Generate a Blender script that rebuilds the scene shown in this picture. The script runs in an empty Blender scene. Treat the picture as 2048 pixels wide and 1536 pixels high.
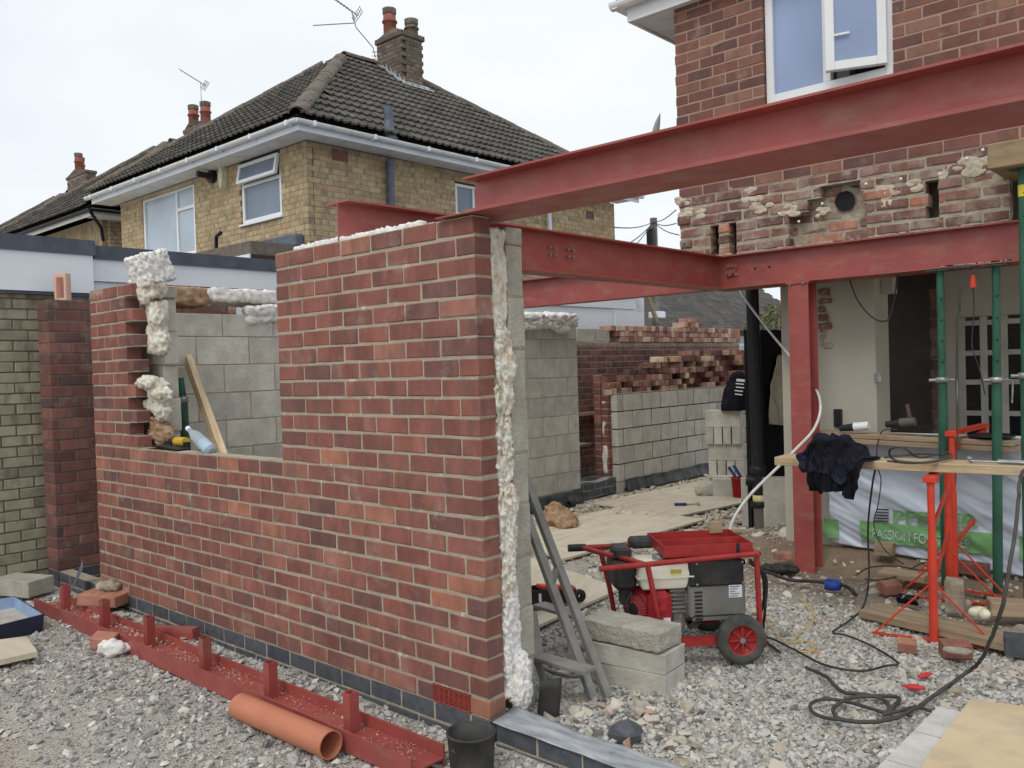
import bpy, bmesh, math, random
import numpy as np
from mathutils import Vector, Matrix, noise, Euler
random.seed(7); np.random.seed(7)
scn = bpy.context.scene
COL = scn.collection
# ------------------------------------------------------------------ camera
F_PX = 1733.43
RV = (0.02859598, 0.73670175, -0.02224275)
CAM = np.array([2.49787439, -2.54849087, 1.45799951])
def _rot(r):
    r = np.array(r); t = np.linalg.norm(r); k = r/t
    K = np.array([[0,-k[2],k[1]],[k[2],0,-k[0]],[-k[1],k[0],0]])
    return np.eye(3)+np.sin(t)*K+(1-np.cos(t))*K@K
RC = _rot(RV)@np.array([[1,0,0],[0,0,-1],[0,1,0]], float)   # rows: right, down, forward
cam_d = bpy.data.cameras.new('camera'); cam = bpy.data.objects.new('camera', cam_d); COL.objects.link(cam)
cam_d.sensor_width = 36; cam_d.lens = 36*F_PX/2048; cam_d.clip_end = 2000; cam_d.clip_start = .05
m4 = Matrix.Identity(4)
for i in range(3):
    m4[i][0] = RC[0][i]; m4[i][1] = -RC[1][i]; m4[i][2] = -RC[2][i]; m4[i][3] = CAM[i]
cam.matrix_world = m4; scn.camera = cam
scn.render.resolution_x = 1024; scn.render.resolution_y = 768
def at(u, v, x=None, y=None, z=None):
    "real-world point where the sight line of a picture point meets a plane"
    d = RC.T@np.array([(u-1024)/F_PX, (v-768)/F_PX, 1.0])
    t = (x-CAM[0])/d[0] if x is not None else (y-CAM[1])/d[1] if y is not None else (z-CAM[2])/d[2]
    return Vector(CAM+t*d)
def px(p):
    c = RC@(np.array(p, float)-CAM); return 1024+F_PX*c[0]/c[2], 768+F_PX*c[1]/c[2], c[2]
# ------------------------------------------------------------------ sky, sun, exposure
W = bpy.data.worlds.new('World'); scn.world = W; W.use_nodes = True
nt = W.node_tree; bg = nt.nodes['Background']; bg.inputs['Strength'].default_value = .1
sky = nt.nodes.new('ShaderNodeTexSky'); sky.sky_type = 'NISHITA'; sky.sun_disc = False
SUN_EL, SUN_AZ = math.radians(50), math.radians(166)      # azimuth from +Y clockwise
sky.sun_elevation = SUN_EL; sky.sun_rotation = SUN_AZ; sky.dust_density = 6; sky.air_density = 1
mixs = nt.nodes.new('ShaderNodeMix'); mixs.data_type = 'RGBA'; mixs.inputs[0].default_value = .93
tc = nt.nodes.new('ShaderNodeTexCoord'); nz = nt.nodes.new('ShaderNodeTexNoise'); nz.inputs['Scale'].default_value = 1.6; nz.inputs['Detail'].default_value = 3
mp = nt.nodes.new('ShaderNodeMapping'); mp.inputs['Scale'].default_value = (1,1,2.2)
cr = nt.nodes.new('ShaderNodeValToRGB'); cr.color_ramp.elements[0].position = .3; cr.color_ramp.elements[1].position = .68
cr.color_ramp.elements[0].color = (7.2,7.95,8.8,1); cr.color_ramp.elements[1].color = (9.6,9.75,9.8,1)
for a, b in ((tc.outputs['Generated'], mp.inputs[0]), (mp.outputs[0], nz.inputs['Vector']), (nz.outputs['Fac'], cr.inputs[0]),
             (sky.outputs[0], mixs.inputs[6]), (cr.outputs[0], mixs.inputs[7]), (mixs.outputs[2], bg.inputs['Color'])): nt.links.new(a, b)
sd = bpy.data.lights.new('sun', 'SUN'); sd.energy = 1.0; sd.angle = math.radians(25); sd.color = (1, .96, .9)
sun = bpy.data.objects.new('sun', sd); COL.objects.link(sun)
dirv = Vector((math.sin(SUN_AZ)*math.cos(SUN_EL), math.cos(SUN_AZ)*math.cos(SUN_EL), math.sin(SUN_EL)))
sun.rotation_euler = dirv.to_track_quat('Z', 'Y').to_euler()
scn.view_settings.view_transform = 'Standard'; scn.view_settings.look = 'None'; scn.view_settings.exposure = .17; scn.view_settings.gamma = 1
# ------------------------------------------------------------------ helpers
def S(r, g, b, k=1.0, ds=.04):
    y_=.3*r+.59*g+.11*b; r,g,b=r+(y_-r)*ds,g+(y_-g)*ds,b+(y_-b)*ds
    f = lambda c: (c/255/12.92 if c/255 <= .04045 else ((c/255+.055)/1.055)**2.4)
    return (min(f(r)*k, .9), min(f(g)*k, .9), min(f(b)*k, .9), 1)
def tag(o, label=None, cat=None, group=None, kind=None):
    if label: o['label'] = label
    if cat: o['category'] = cat
    if group: o['group'] = group
    if kind: o['kind'] = kind
    return o
def thing(name, label, cat, loc=(0,0,0), rz=0, group=None):
    o = bpy.data.objects.new(name, None); COL.objects.link(o); o.empty_display_size = .1
    o.location = loc; o.rotation_euler = (0,0,rz); return tag(o, label, cat, group)
def part(name, parent, loc=(0,0,0), rot=(0,0,0), mesh=None):
    o = bpy.data.objects.new(name, mesh); COL.objects.link(o); o.parent = parent
    o.location = loc; o.rotation_euler = rot; return o
class MB:
    def __init__(s): s.v=[]; s.f=[]; s.s=[]; s.m=[]
    def add(s, v, f, smooth=False, mi=0):
        n=len(s.v); s.v += [tuple(p) for p in v]; s.f += [tuple(i+n for i in q) for q in f]; s.s += [smooth]*len(f); s.m += [mi]*len(f); return s
    def box(s, a, b, M=None, ch=0, mi=0):
        x0,y0,z0=[min(a[i],b[i]) for i in range(3)]; x1,y1,z1=[max(a[i],b[i]) for i in range(3)]
        if ch <= 0:
            v=[(x,y,z) for x in (x0,x1) for y in (y0,y1) for z in (z0,z1)]
            f=[(0,1,3,2),(4,6,7,5),(0,4,5,1),(2,3,7,6),(0,2,6,4),(1,5,7,3)]
        else: v,f = chbox((x1-x0,y1-y0,z1-z0), ch, ((x0+x1)/2,(y0+y1)/2,(z0+z1)/2))
        if M is not None: v=[M@Vector(p) for p in v]
        return s.add(v,f,mi=mi)
    def cbox(s, c, d, M=None, ch=0, mi=0):
        return s.box([c[i]-d[i]/2 for i in range(3)],[c[i]+d[i]/2 for i in range(3)],M,ch,mi)
    def bar(s, p, q, w, h, up=(0,0,1), ch=0, mi=0):
        p=Vector(p); q=Vector(q); d=q-p; L=d.length; d.normalize(); u=Vector(up); r=d.cross(u)
        if r.length<1e-4: r=d.cross(Vector((1,0,0)))
        r.normalize(); u=r.cross(d); M=Matrix((( d.x,r.x,u.x,p.x),(d.y,r.y,u.y,p.y),(d.z,r.z,u.z,p.z),(0,0,0,1)))
        return s.box((0,-w/2,-h/2),(L,w/2,h/2),M,ch,mi)
    def tube(s, pts, r, n=8, cap=True, mi=0):
        pts=[Vector(p) for p in pts]; R=r if hasattr(r,'__len__') else [r]*len(pts)
        rings=[]; prev=None
        for i,p in enumerate(pts):
            d=(pts[min(i+1,len(pts)-1)]-pts[max(i-1,0)]).normalized()
            if prev is None:
                a=d.cross(Vector((0,0,1)) if abs(d.z)<.9 else Vector((1,0,0))).normalized()
            else: a=(prev-d*prev.dot(d)).normalized()
            prev=a; b=d.cross(a)
            rings.append([p+(a*math.cos(t)+b*math.sin(t))*R[i] for t in [2*math.pi*k/n for k in range(n)]])
        v=[q for g in rings for q in g]; f=[]
        for i in range(len(rings)-1):
            for k in range(n): f.append((i*n+k,i*n+(k+1)%n,(i+1)*n+(k+1)%n,(i+1)*n+k))
        s.add(v,f,True,mi)
        if cap: s.add(rings[0],[tuple(range(n))[::-1]],False,mi); s.add(rings[-1],[tuple(range(n))],False,mi)
        return s
    def ring(s, prof, c=(0,0,0), n=24, ax='z', smooth=True, mi=0, closed=False):
        "lathe: prof = [(r,h)...] about axis"
        v=[]; f=[]
        for (r,h) in prof:
            for k in range(n):
                a=2*math.pi*k/n; x,y=r*math.cos(a),r*math.sin(a)
                v.append({'z':(x,y,h),'y':(x,h,y),'x':(h,x,y)}[ax])
        v=[(p[0]+c[0],p[1]+c[1],p[2]+c[2]) for p in v]
        for i in range(len(prof)-1 if not closed else len(prof)):
            j=(i+1)%len(prof)
            for k in range(n): f.append((i*n+k,i*n+(k+1)%n,j*n+(k+1)%n,j*n+k))
        return s.add(v,f,smooth,mi)
    def extr(s, prof, p, q, up=(0,0,1), mi=0):
        "extrude closed 2D profile (right, up) from p to q"
        p=Vector(p); q=Vector(q); d=(q-p).normalized(); u=Vector(up); r=d.cross(u).normalized(); u=r.cross(d)
        n=len(prof); v=[p+r*a+u*b for a,b in prof]+[q+r*a+u*b for a,b in prof]
        f=[(i,(i+1)%n,n+(i+1)%n,n+i) for i in range(n)]+[tuple(range(n))[::-1],tuple(range(n,2*n))]
        return s.add(v,f,mi=mi)
    def poly(s, pts, mi=0): return s.add(pts,[tuple(range(len(pts)))],mi=mi)
    def mesh(s, name, mats):
        me=bpy.data.meshes.new(name); me.from_pydata(s.v,[],s.f)
        me.polygons.foreach_set('use_smooth', s.s); me.polygons.foreach_set('material_index', s.m)
        for m in (mats if isinstance(mats,(list,tuple)) else [mats]): me.materials.append(m)
        me.update(); return me
    def build(s, name, mats, parent=None, fix=True):
        me=s.mesh(name,mats)
        if fix:
            bm=bmesh.new(); bm.from_mesh(me); bmesh.ops.recalc_face_normals(bm,faces=bm.faces); bm.to_mesh(me); bm.free()
        o=bpy.data.objects.new(name,me); COL.objects.link(o); o.parent=parent; return o
def chbox(d, c, o=(0,0,0), jit=0, rng=None):
    hx,hy,hz=d[0]/2,d[1]/2,d[2]/2; v=[]; idx={}
    for sx in (-1,1):
        for sy in (-1,1):
            for sz in (-1,1):
                for a in range(3):
                    p=[sx*(hx-(a!=0)*c),sy*(hy-(a!=1)*c),sz*(hz-(a!=2)*c)]
                    if jit: p=[q+rng.uniform(-jit,jit) for q in p]
                    idx[(sx,sy,sz,a)]=len(v); v.append((p[0]+o[0],p[1]+o[1],p[2]+o[2]))
    f=[]; I=idx
    for s_ in (-1,1):
        f.append([I[(s_,-1,-1,0)],I[(s_,1,-1,0)],I[(s_,1,1,0)],I[(s_,-1,1,0)]][::s_])
        f.append([I[(-1,s_,-1,1)],I[(-1,s_,1,1)],I[(1,s_,1,1)],I[(1,s_,-1,1)]][::s_])
        f.append([I[(-1,-1,s_,2)],I[(1,-1,s_,2)],I[(1,1,s_,2)],I[(-1,1,s_,2)]][::s_])
    for a in (-1,1):
        for b in (-1,1):
            q=[I[(a,b,-1,0)],I[(a,b,1,0)],I[(a,b,1,1)],I[(a,b,-1,1)]]; f.append(q if a*b<0 else q[::-1])
            q=[I[(a,-1,b,0)],I[(a,1,b,0)],I[(a,1,b,2)],I[(a,-1,b,2)]]; f.append(q if a*b>0 else q[::-1])
            q=[I[(-1,a,b,1)],I[(1,a,b,1)],I[(1,a,b,2)],I[(-1,a,b,2)]]; f.append(q if a*b<0 else q[::-1])
            for e in (-1,1):
                q=[I[(a,b,e,0)],I[(a,b,e,1)],I[(a,b,e,2)]]; f.append(q if a*b*e>0 else q[::-1])
    return v,[tuple(q) for q in f]
def spline(pts, n=8):
    P=[Vector(p) for p in pts]; P=[P[0]*2-P[1]]+P+[P[-1]*2-P[-2]]; out=[]
    for i in range(1,len(P)-2):
        for k in range(n):
            t=k/n; a,b,c,d=P[i-1],P[i],P[i+1],P[i+2]
            out.append(.5*((2*b)+(c-a)*t+(2*a-5*b+4*c-d)*t*t+(3*b-a-3*c+d)*t*t*t))
    out.append(P[-2]); return out
def lump(name, mat, blobs, voxel, disp, parent=None, seed=0, sc=(12,12,12), boxes=(), octv=4, smooth=True, fib=False):
    "blobs (centre, radii, rotz) and boxes (centre, dims, rotz) fused, then roughened"
    bm=bmesh.new()
    for c,r,rz in blobs:
        M=Matrix.Translation(c)@Matrix.Rotation(rz,4,'Z')@Matrix.Diagonal((*r,1)); bmesh.ops.create_icosphere(bm,subdivisions=2,radius=1,matrix=M)
    for c,d,rz in boxes:
        R = rz if isinstance(rz,Matrix) else Matrix.Rotation(rz,4,'Z')
        bmesh.ops.create_cube(bm,size=1,matrix=Matrix.Translation(c)@R@Matrix.Diagonal((*d,1)))
    me=bpy.data.meshes.new(name); bm.to_mesh(me); bm.free()
    t=bpy.data.objects.new('tmp',me); COL.objects.link(t); md=t.modifiers.new('r','REMESH'); md.mode='VOXEL'; md.voxel_size=voxel
    dg=bpy.context.evaluated_depsgraph_get(); m2=bpy.data.meshes.new_from_object(t.evaluated_get(dg)); bpy.data.objects.remove(t); bpy.data.meshes.remove(me)
    N=len(m2.vertices); co=np.empty(N*3); no=np.empty(N*3); m2.vertices.foreach_get('co',co); m2.vertices.foreach_get('normal',no)
    co=co.reshape(-1,3); no=no.reshape(-1,3); off=Vector((seed*7.3,seed*3.1,seed*1.7)); d=np.empty(N)
    lo,l2,l3=(.22,.3,.12) if fib else (.55,.7,.25)
    for i in range(N):
        p=Vector(co[i]); q=Vector((p.x*sc[0],p.y*sc[1],p.z*sc[2]))+off
        d[i]=noise.fractal(q,1.0,2.1,octv)*lo-abs(noise.noise(q*.7))*l2+l3-(abs(noise.noise(q*2.2))*1.0+abs(noise.noise(q*4.6))*.8-.4 if fib else 0)
    co+=no*d[:,None]*disp; m2.vertices.foreach_set('co',co.ravel())
    m2.name=name; m2.materials.clear(); m2.materials.append(mat); m2.polygons.foreach_set('use_smooth',[smooth]*len(m2.polygons)); m2.update()
    o=bpy.data.objects.new(name,m2); COL.objects.link(o); o.parent=parent; return o
# ------------------------------------------------------------------ materials
def nodes(name):
    m=bpy.data.materials.new(name); m.use_nodes=True; t=m.node_tree; return m,t,t.nodes['Principled BSDF'],t.nodes.new,t.links.new
def rnd(t):
    n,l=t.nodes.new,t.links.new; oi=n('ShaderNodeObjectInfo'); g=n('ShaderNodeNewGeometry')
    a=n('ShaderNodeMath'); a.operation='MULTIPLY_ADD'; a.inputs[1].default_value=7.31; l(g.outputs['Random Per Island'],a.inputs[0]); l(oi.outputs['Random'],a.inputs[2])
    b=n('ShaderNodeMath'); b.operation='FRACT'; l(a.outputs[0],b.inputs[0]); return b.outputs[0], g
def ntex(t, vec, scale, detail=4, rough=.55, vs=None, off=None):
    n,l=t.nodes.new,t.links.new; x=n('ShaderNodeTexNoise'); x.inputs['Scale'].default_value=scale; x.inputs['Detail'].default_value=detail; x.inputs['Roughness'].default_value=rough
    if vs or off is not None:
        m=n('ShaderNodeMapping'); l(vec,m.inputs[0])
        if vs: m.inputs['Scale'].default_value=vs
        if off is not None:
            k=n('ShaderNodeMath'); k.operation='MULTIPLY'; k.inputs[1].default_value=37.; l(off,k.inputs[0]); l(k.outputs[0],m.inputs['Location'])
        vec=m.outputs[0]
    l(vec,x.inputs['Vector']); return x.outputs['Fac']
def ramp(t, fac, stops, interp='LINEAR'):
    r=t.nodes.new('ShaderNodeValToRGB'); t.links.new(fac,r.inputs[0]); e=r.color_ramp; e.interpolation=interp
    while len(e.elements)<len(stops): e.elements.new(.5)
    for i,(p,c) in enumerate(stops): e.elements[i].position=p; e.elements[i].color=c
    return r.outputs[0]
def mix(t, fac, a, b, mode='MIX'):
    m=t.nodes.new('ShaderNodeMix'); m.data_type='RGBA'; m.blend_type=mode
    for s,i in ((fac,0),(a,6),(b,7)):
        if hasattr(s,'is_linked') : t.links.new(s,m.inputs[i])
        else: m.inputs[i].default_value=s
    return m.outputs[2]
def mrange(t, v, a, b, c, d):
    m=t.nodes.new('ShaderNodeMapRange'); t.links.new(v,m.inputs[0])
    for i,k in enumerate((a,b,c,d)): m.inputs[i+1].default_value=k
    return m.outputs[0]
def bump(t, bs, h, strength, dist=.01):
    b=t.nodes.new('ShaderNodeBump'); b.inputs['Strength'].default_value=strength; b.inputs['Distance'].default_value=dist
    t.links.new(h,b.inputs['Height']); t.links.new(b.outputs[0],bs.inputs['Normal'])
def M(name, c1, c2=None, rough=.8, sc=6, vs=None, bsc=80, bs=.25, bd=.004, rand=.12, metal=0, spots=None, spec=.3, detail=5, clo=.35, chi=.65):
    "general painted / mineral material: two tones through noise, per-piece tone, fine relief, optional spots (colour, threshold, scale)"
    m,t,b,n,l=nodes(name); r,g=rnd(t); c2=c2 or tuple(x*.75 for x in c1[:3])+(1,)
    f=ntex(t,g.outputs['Position'],sc,detail,vs=vs,off=r); col=mix(t,mrange(t,f,clo,chi,0,1),c1,c2)
    hs=n('ShaderNodeHueSaturation'); l(col,hs.inputs['Color']); l(mrange(t,r,0,1,1-rand,1+rand),hs.inputs['Value']); col=hs.outputs[0]
    if spots:
        sf=ntex(t,g.outputs['Position'],spots[2],6,.65); col=mix(t,mrange(t,sf,spots[1],spots[1]+.08,0,spots[3] if len(spots)>3 else .9),col,spots[0])
    l(col,b.inputs['Base Color']); b.inputs['Roughness'].default_value=rough; b.inputs['Metallic'].default_value=metal; b.inputs['Specular IOR Level'].default_value=spec
    if bs: bump(t,b,ntex(t,g.outputs['Position'],bsc,6,.6,vs=vs),bs,bd)
    return m
def brickmat(name, stops, dirt=S(150,135,128,1.1), dthr=.56, vs=(1,1,.55), bs=.5, k=.26, dsc=5, smear=.009):
    m,t,b,n,l=nodes(name); r,g=rnd(t); P=g.outputs['Position']
    col=ramp(t,r,stops)
    f=ntex(t,P,7,5,.62,vs=vs,off=r); hs=n('ShaderNodeHueSaturation'); l(col,hs.inputs['Color']); l(mrange(t,f,.3,.7,1-k,1+k),hs.inputs['Value']); col=hs.outputs[0]
    f3=ntex(t,P,7,3,.5,vs=(1.5,1.5,.5),off=r); col=mix(t,mrange(t,f3,.52,.66,0,.5),col,S(90,72,72,1.2))
    d=ntex(t,P,dsc,7,.68); col=mix(t,mrange(t,d,dthr,dthr+.14,0,.55),col,dirt)
    sp=ntex(t,P,160,3,.5); col=mix(t,mrange(t,sp,.66,.74,0,.5),col,S(190,170,160))
    tc=n('ShaderNodeTexCoord'); sx_=n('ShaderNodeSeparateXYZ'); l(tc.outputs['Generated'],sx_.inputs[0]); ms=[]
    for o_,w_ in ((0,.215),(2,.0738)):
        a=n('ShaderNodeMath'); a.operation='SUBTRACT'; l(sx_.outputs[o_],a.inputs[0]); a.inputs[1].default_value=.5
        c=n('ShaderNodeMath'); c.operation='ABSOLUTE'; l(a.outputs[0],c.inputs[0]); d_=n('ShaderNodeMath'); d_.operation='MULTIPLY_ADD'; l(c.outputs[0],d_.inputs[0]); d_.inputs[1].default_value=-w_; d_.inputs[2].default_value=w_/2; ms.append(d_.outputs[0])
    sn_=n('ShaderNodeSeparateXYZ'); l(tc.outputs['Normal'],sn_.inputs[0])
    for q_ in (0,1):
        ab_=n('ShaderNodeMath'); ab_.operation='ABSOLUTE'; l(sn_.outputs[(0,2)[q_]],ab_.inputs[0]); aa=n('ShaderNodeMath'); aa.operation='MULTIPLY_ADD'; l(ab_.outputs[0],aa.inputs[0]); aa.inputs[1].default_value=.2; l(ms[q_],aa.inputs[2]); ms[q_]=aa.outputs[0]
    mi=n('ShaderNodeMath'); mi.operation='MINIMUM'; l(ms[0],mi.inputs[0]); l(ms[1],mi.inputs[1])
    ad=n('ShaderNodeMath'); ad.operation='MULTIPLY_ADD'; l(ntex(t,P,38,4,.6),ad.inputs[0]); ad.inputs[1].default_value=-smear; l(mi.outputs[0],ad.inputs[2])
    col=mix(t,mrange(t,ad.outputs[0],-smear*.55,-smear*.55+.003,.75,0),col,S(186,174,156))
    l(col,b.inputs['Base Color']); b.inputs['Roughness'].default_value=.85; b.inputs['Specular IOR Level'].default_value=.25
    x=n('ShaderNodeMath'); x.operation='MULTIPLY_ADD'; l(ntex(t,P,30,4),x.inputs[0]); x.inputs[1].default_value=.8; l(ntex(t,P,220,3),x.inputs[2])
    bump(t,b,x.outputs[0],bs,.004); return m
MT={}
MT['brick']=brickmat('red facing brick',[(0,S(107,76,71,1.22)),(.15,S(112,76,70,1.22)),(.35,S(121,78,70,1.23)),(.6,S(128,80,70,1.24)),(.82,S(133,86,74,1.22)),(.94,S(141,98,83,1.18)),(1,S(154,102,80,1.2))],k=.3)
MT['brick2']=brickmat('dark red brick',[(0,S(84,66,64,1.3)),(.3,S(98,68,64,1.3)),(.6,S(110,72,66,1.3)),(.9,S(122,84,74,1.3))])
MT['brick_house']=brickmat('old house brick',[(0,S(92,66,62,1.15)),(.25,S(106,72,64,1.18)),(.6,S(118,78,68,1.2)),(.85,S(124,86,74,1.18)),(1,S(128,96,80,1.15))],k=.2,bs=.35)
MT['brick_old']=brickmat('exposed old brick',[(0,S(96,70,66,1.2)),(.3,S(110,76,70,1.25)),(.6,S(120,84,76,1.25)),(.85,S(128,98,88,1.2)),(.96,S(158,102,80,1.25))],dirt=S(176,166,150),dthr=.47,bs=1,dsc=7,smear=.016)
MT['brick_buff']=brickmat('buff stock brick',[(0,S(150,133,102,1.2)),(.3,S(160,142,110,1.2)),(.6,S(167,149,116,1.2)),(.9,S(173,156,124,1.2)),(.98,S(164,136,108,1.2))],dirt=S(124,112,92),dthr=.58,k=.16)
MT['brick_moss']=brickmat('weathered yellow brick',[(0,S(136,130,110,1.2)),(.5,S(148,142,120,1.2)),(1,S(158,152,130,1.2))],dirt=S(104,104,90),dthr=.5,dsc=1.6,k=.16)
MT['brick_loose']=brickmat('reclaimed brick',[(0,S(92,68,62,1.15)),(.3,S(120,86,76,1.15)),(.55,S(148,108,92,1.15)),(.8,S(176,146,124,1.1)),(1,S(198,178,152,1.05))],dirt=S(196,182,160),dthr=.55,k=.3,dsc=12)
MT['brick_orange']=brickmat('orange brick',[(0,S(158,106,88,1.1)),(1,S(172,120,100,1.1))],k=.25)
MT['brick_stack']=brickmat('chimney brick',[(0,S(84,76,70,1.2)),(.5,S(100,90,80,1.2)),(1,S(118,104,90,1.2))],k=.3)
MT['engineering']=M('blue engineering brick',S(66,70,78,1.1),S(84,86,90,1.1),rough=.55,sc=20,spots=(S(150,145,140),.68,14),rand=.15)
MT['mortar']=M('grey mortar',S(176,165,147,1.0),S(156,144,127,1.0),sc=12,bsc=120,bs=.7,bd=.006,rand=0,spots=(S(208,200,186),.6,10))
MT['mortar_dark']=M('dark mortar',S(118,107,96,1.05),S(98,89,80,1.05),sc=12,bsc=90,bs=.6,rand=0)
MT['mortar_house']=M('pinkish mortar',S(160,132,116,1.1),S(146,122,108,1.1),sc=10,bsc=120,bs=.5,rand=0)
MT['mortar_old']=M('rough lime mortar',S(172,164,146,1.1),S(142,130,112,1.1),sc=14,bsc=60,bs=1,bd=.01,rand=0)
MT['block']=M('grey concrete block',S(196,193,182,1.06),S(174,171,160,1.05),rough=.95,sc=7,bsc=45,bs=.8,bd=.008,rand=.10,spots=(S(132,126,114),.64,60,.55))
MT['block_light']=M('light concrete block',S(186,182,168,1.05),S(164,160,148,1.05),rough=.95,sc=9,bsc=70,bs=1,bd=.015,rand=.07,spots=(S(112,106,96),.62,60,.8))
def steelmat():
    m,t,b,n,l=nodes('red oxide primer'); r,g=rnd(t); P=g.outputs['Position']
    c=mix(t,mrange(t,ntex(t,P,1.4,6,.65),.35,.65,0,1),S(156,74,68,1.15),S(136,62,56,1.12))
    c=mix(t,mrange(t,ntex(t,P,5,7,.7,vs=(1,1,2.5)),.5,.72,0,.6),c,S(156,116,100))
    c=mix(t,mrange(t,ntex(t,P,90,4,.7),.68,.74,0,.7),c,S(186,160,146))
    c=mix(t,mrange(t,ntex(t,P,26,6,.75,vs=(.25,.25,2)),.66,.72,0,.5),c,S(94,50,46))
    l(c,b.inputs['Base Color']); l(mrange(t,ntex(t,P,8,5),.3,.7,.33,.6),b.inputs['Roughness']); b.inputs['Specular IOR Level'].default_value=.6
    bump(t,b,ntex(t,P,50,6,.6),.18,.003); return m
MT['steel_red']=steelmat()
MT['steel_soffit']=MT['steel_red']
MT['frame_red']=M('red painted tube',S(172,52,50,1.05),S(148,46,44,1.05),rough=.45,sc=14,bsc=60,bs=.1,rand=.04,spots=(S(90,60,55),.68,30,.7))
MT['orange']=M('orange painted steel',S(206,66,44,1.15),S(184,58,42,1.15),rough=.5,sc=8,bs=.1,rand=.05,spots=(S(210,180,160),.7,40,.6))
MT['green']=M('green painted steel',S(48,96,76,1.15),S(40,76,62,1.15),rough=.45,sc=6,bs=.1,rand=.06,spots=(S(120,128,120),.68,30,.6))
MT['galv']=M('galvanised metal',S(168,170,170,1.1),S(130,134,136,1.1),rough=.4,sc=20,bs=.1,metal=.6,rand=.05)
MT['alu']=M('dull aluminium',S(140,138,132,1.05),S(118,116,110,1.05),rough=.4,sc=8,bs=.1,metal=.0,rand=.05,spots=(S(180,176,168),.68,26,.7))
MT['white']=M('white plastic',S(232,234,236),S(222,224,226),rough=.4,sc=2,bs=.03,rand=.02,spec=.4)
MT['white_dirty']=M('weathered white plastic',S(226,228,228,1.05),S(196,198,196,1.05),rough=.5,sc=5,vs=(1,1,3),bs=.03,rand=.03,chi=.8,clo=.45)
MT['white_board']=M('white fascia board',S(226,232,240),S(216,222,232),rough=.5,sc=1.5,bs=.03,rand=.02)
MT['grey_trim']=M('dark grey felt trim',S(84,90,102,1.1),S(70,76,88,1.1),rough=.6,sc=6,bs=.15,rand=.04)
MT['tile']=M('dark roof tile',S(96,92,86,1.15),S(74,71,67,1.15),rough=.9,sc=7,bsc=40,bs=.5,rand=.22,spots=(S(176,174,162),.66,22,.7))
MT['tile_base']=M('roof underlay',S(46,42,40),rough=1,bs=0)
MT['ridge']=M('lichened ridge tile',S(112,102,92,1.1),S(84,78,70,1.1),rough=.95,sc=8,bsc=40,bs=.7,rand=.12,spots=(S(164,158,142),.58,26,.8))
MT['tile_far']=M('far roof tile',S(82,80,78,1.1),S(64,62,60,1.1),rough=.9,sc=3,rand=.15,bs=.2)
MT['lead']=M('lead flashing',S(170,174,178,1.0),S(140,145,150),rough=.5,sc=9,bs=.3,rand=.05)
MT['lead_dark']=M('dark lead',S(104,112,128),S(84,92,106),rough=.5,sc=9,bs=.3,rand=.05)
MT['terracotta']=M('terracotta pot',S(154,94,78,1.05),S(130,80,68,1.05),rough=.85,sc=6,rand=.08)
MT['black']=M('black plastic',S(34,34,38),S(44,44,48),rough=.45,sc=8,bs=.08,rand=.1)
MT['black_dusty']=M('dusty black plastic',S(38,40,42),S(70,68,66),rough=.6,sc=9,bs=.2,rand=.1,spots=(S(140,138,132),.66,16,.5))
MT['black_shed']=M('black painted board',S(30,30,32),S(24,24,26),rough=.8,sc=3,bs=.1,rand=.1)
MT['cloth']=M('black cloth',S(34,34,42),S(22,22,28),rough=.95,sc=6,bsc=300,bs=.3,rand=.1,spec=.1)
MT['cable']=M('dusty cable',S(78,76,70),S(58,56,52),rough=.7,sc=9,bs=0,rand=.1)
MT['cable_black']=M('black cable',S(40,40,42),S(62,60,56),rough=.6,sc=9,bs=0,rand=.1)
MT['cable_yellow']=M('yellow cable',S(214,176,74),S(190,156,70),rough=.6,sc=9,bs=0,rand=.1)
MT['white_pipe']=M('white plastic pipe',S(214,212,206),S(196,192,184),rough=.4,sc=9,bs=0,rand=.02)
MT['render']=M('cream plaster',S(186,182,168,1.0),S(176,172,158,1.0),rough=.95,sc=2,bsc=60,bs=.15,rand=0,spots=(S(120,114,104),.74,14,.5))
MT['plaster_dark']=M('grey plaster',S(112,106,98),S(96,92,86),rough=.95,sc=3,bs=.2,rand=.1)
MT['insul']=M('mineral wool',S(240,234,222,1.1),S(216,202,182,1.1),rough=1,sc=14,vs=(1,1,1.2),bsc=150,bs=.8,bd=.012,rand=0,spots=(S(186,150,122),.64,14,.6),spec=.05)  # brown noise spots put the shade of crevices into the wool colour
MT['insul_white']=M('white mineral wool',S(248,246,240,1.1),S(234,228,218,1.1),rough=1,sc=16,bsc=150,bs=.8,bd=.012,rand=0,spec=.05)
MT['insul_brown']=M('brown mineral wool',S(190,160,132),S(156,122,96),rough=1,sc=18,bsc=150,bs=.8,bd=.012,rand=0,spec=.05)
def woodmat(name,c1,c2,ax=(1,12,12),k=3,rough=.75,spots=None):
    m,t,b,n,l=nodes(name); r,g=rnd(t); tc=n('ShaderNodeTexCoord'); f=ntex(t,tc.outputs['Object'],k,6,.6,vs=ax,off=r); col=mix(t,mrange(t,f,.35,.68,0,1),c1,c2)
    d=ntex(t,g.outputs['Position'],6,5,.6); col=mix(t,mrange(t,d,.5,.75,0,.45),col,S(150,140,124))
    hs=n('ShaderNodeHueSaturation'); l(col,hs.inputs['Color']); l(mrange(t,r,0,1,.9,1.1),hs.inputs['Value']); l(hs.outputs[0],b.inputs['Base Color']); b.inputs['Roughness'].default_value=rough
    bump(t,b,ntex(t,tc.outputs['Object'],k*6,5,.6,vs=ax),.25,.003); return m
MT['timber']=woodmat('pale timber',S(202,180,146,1.05),S(166,140,106,1.05))
MT['timber_old']=woodmat('dirty timber board',S(170,150,122,1.05),S(134,114,90,1.05))
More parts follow.
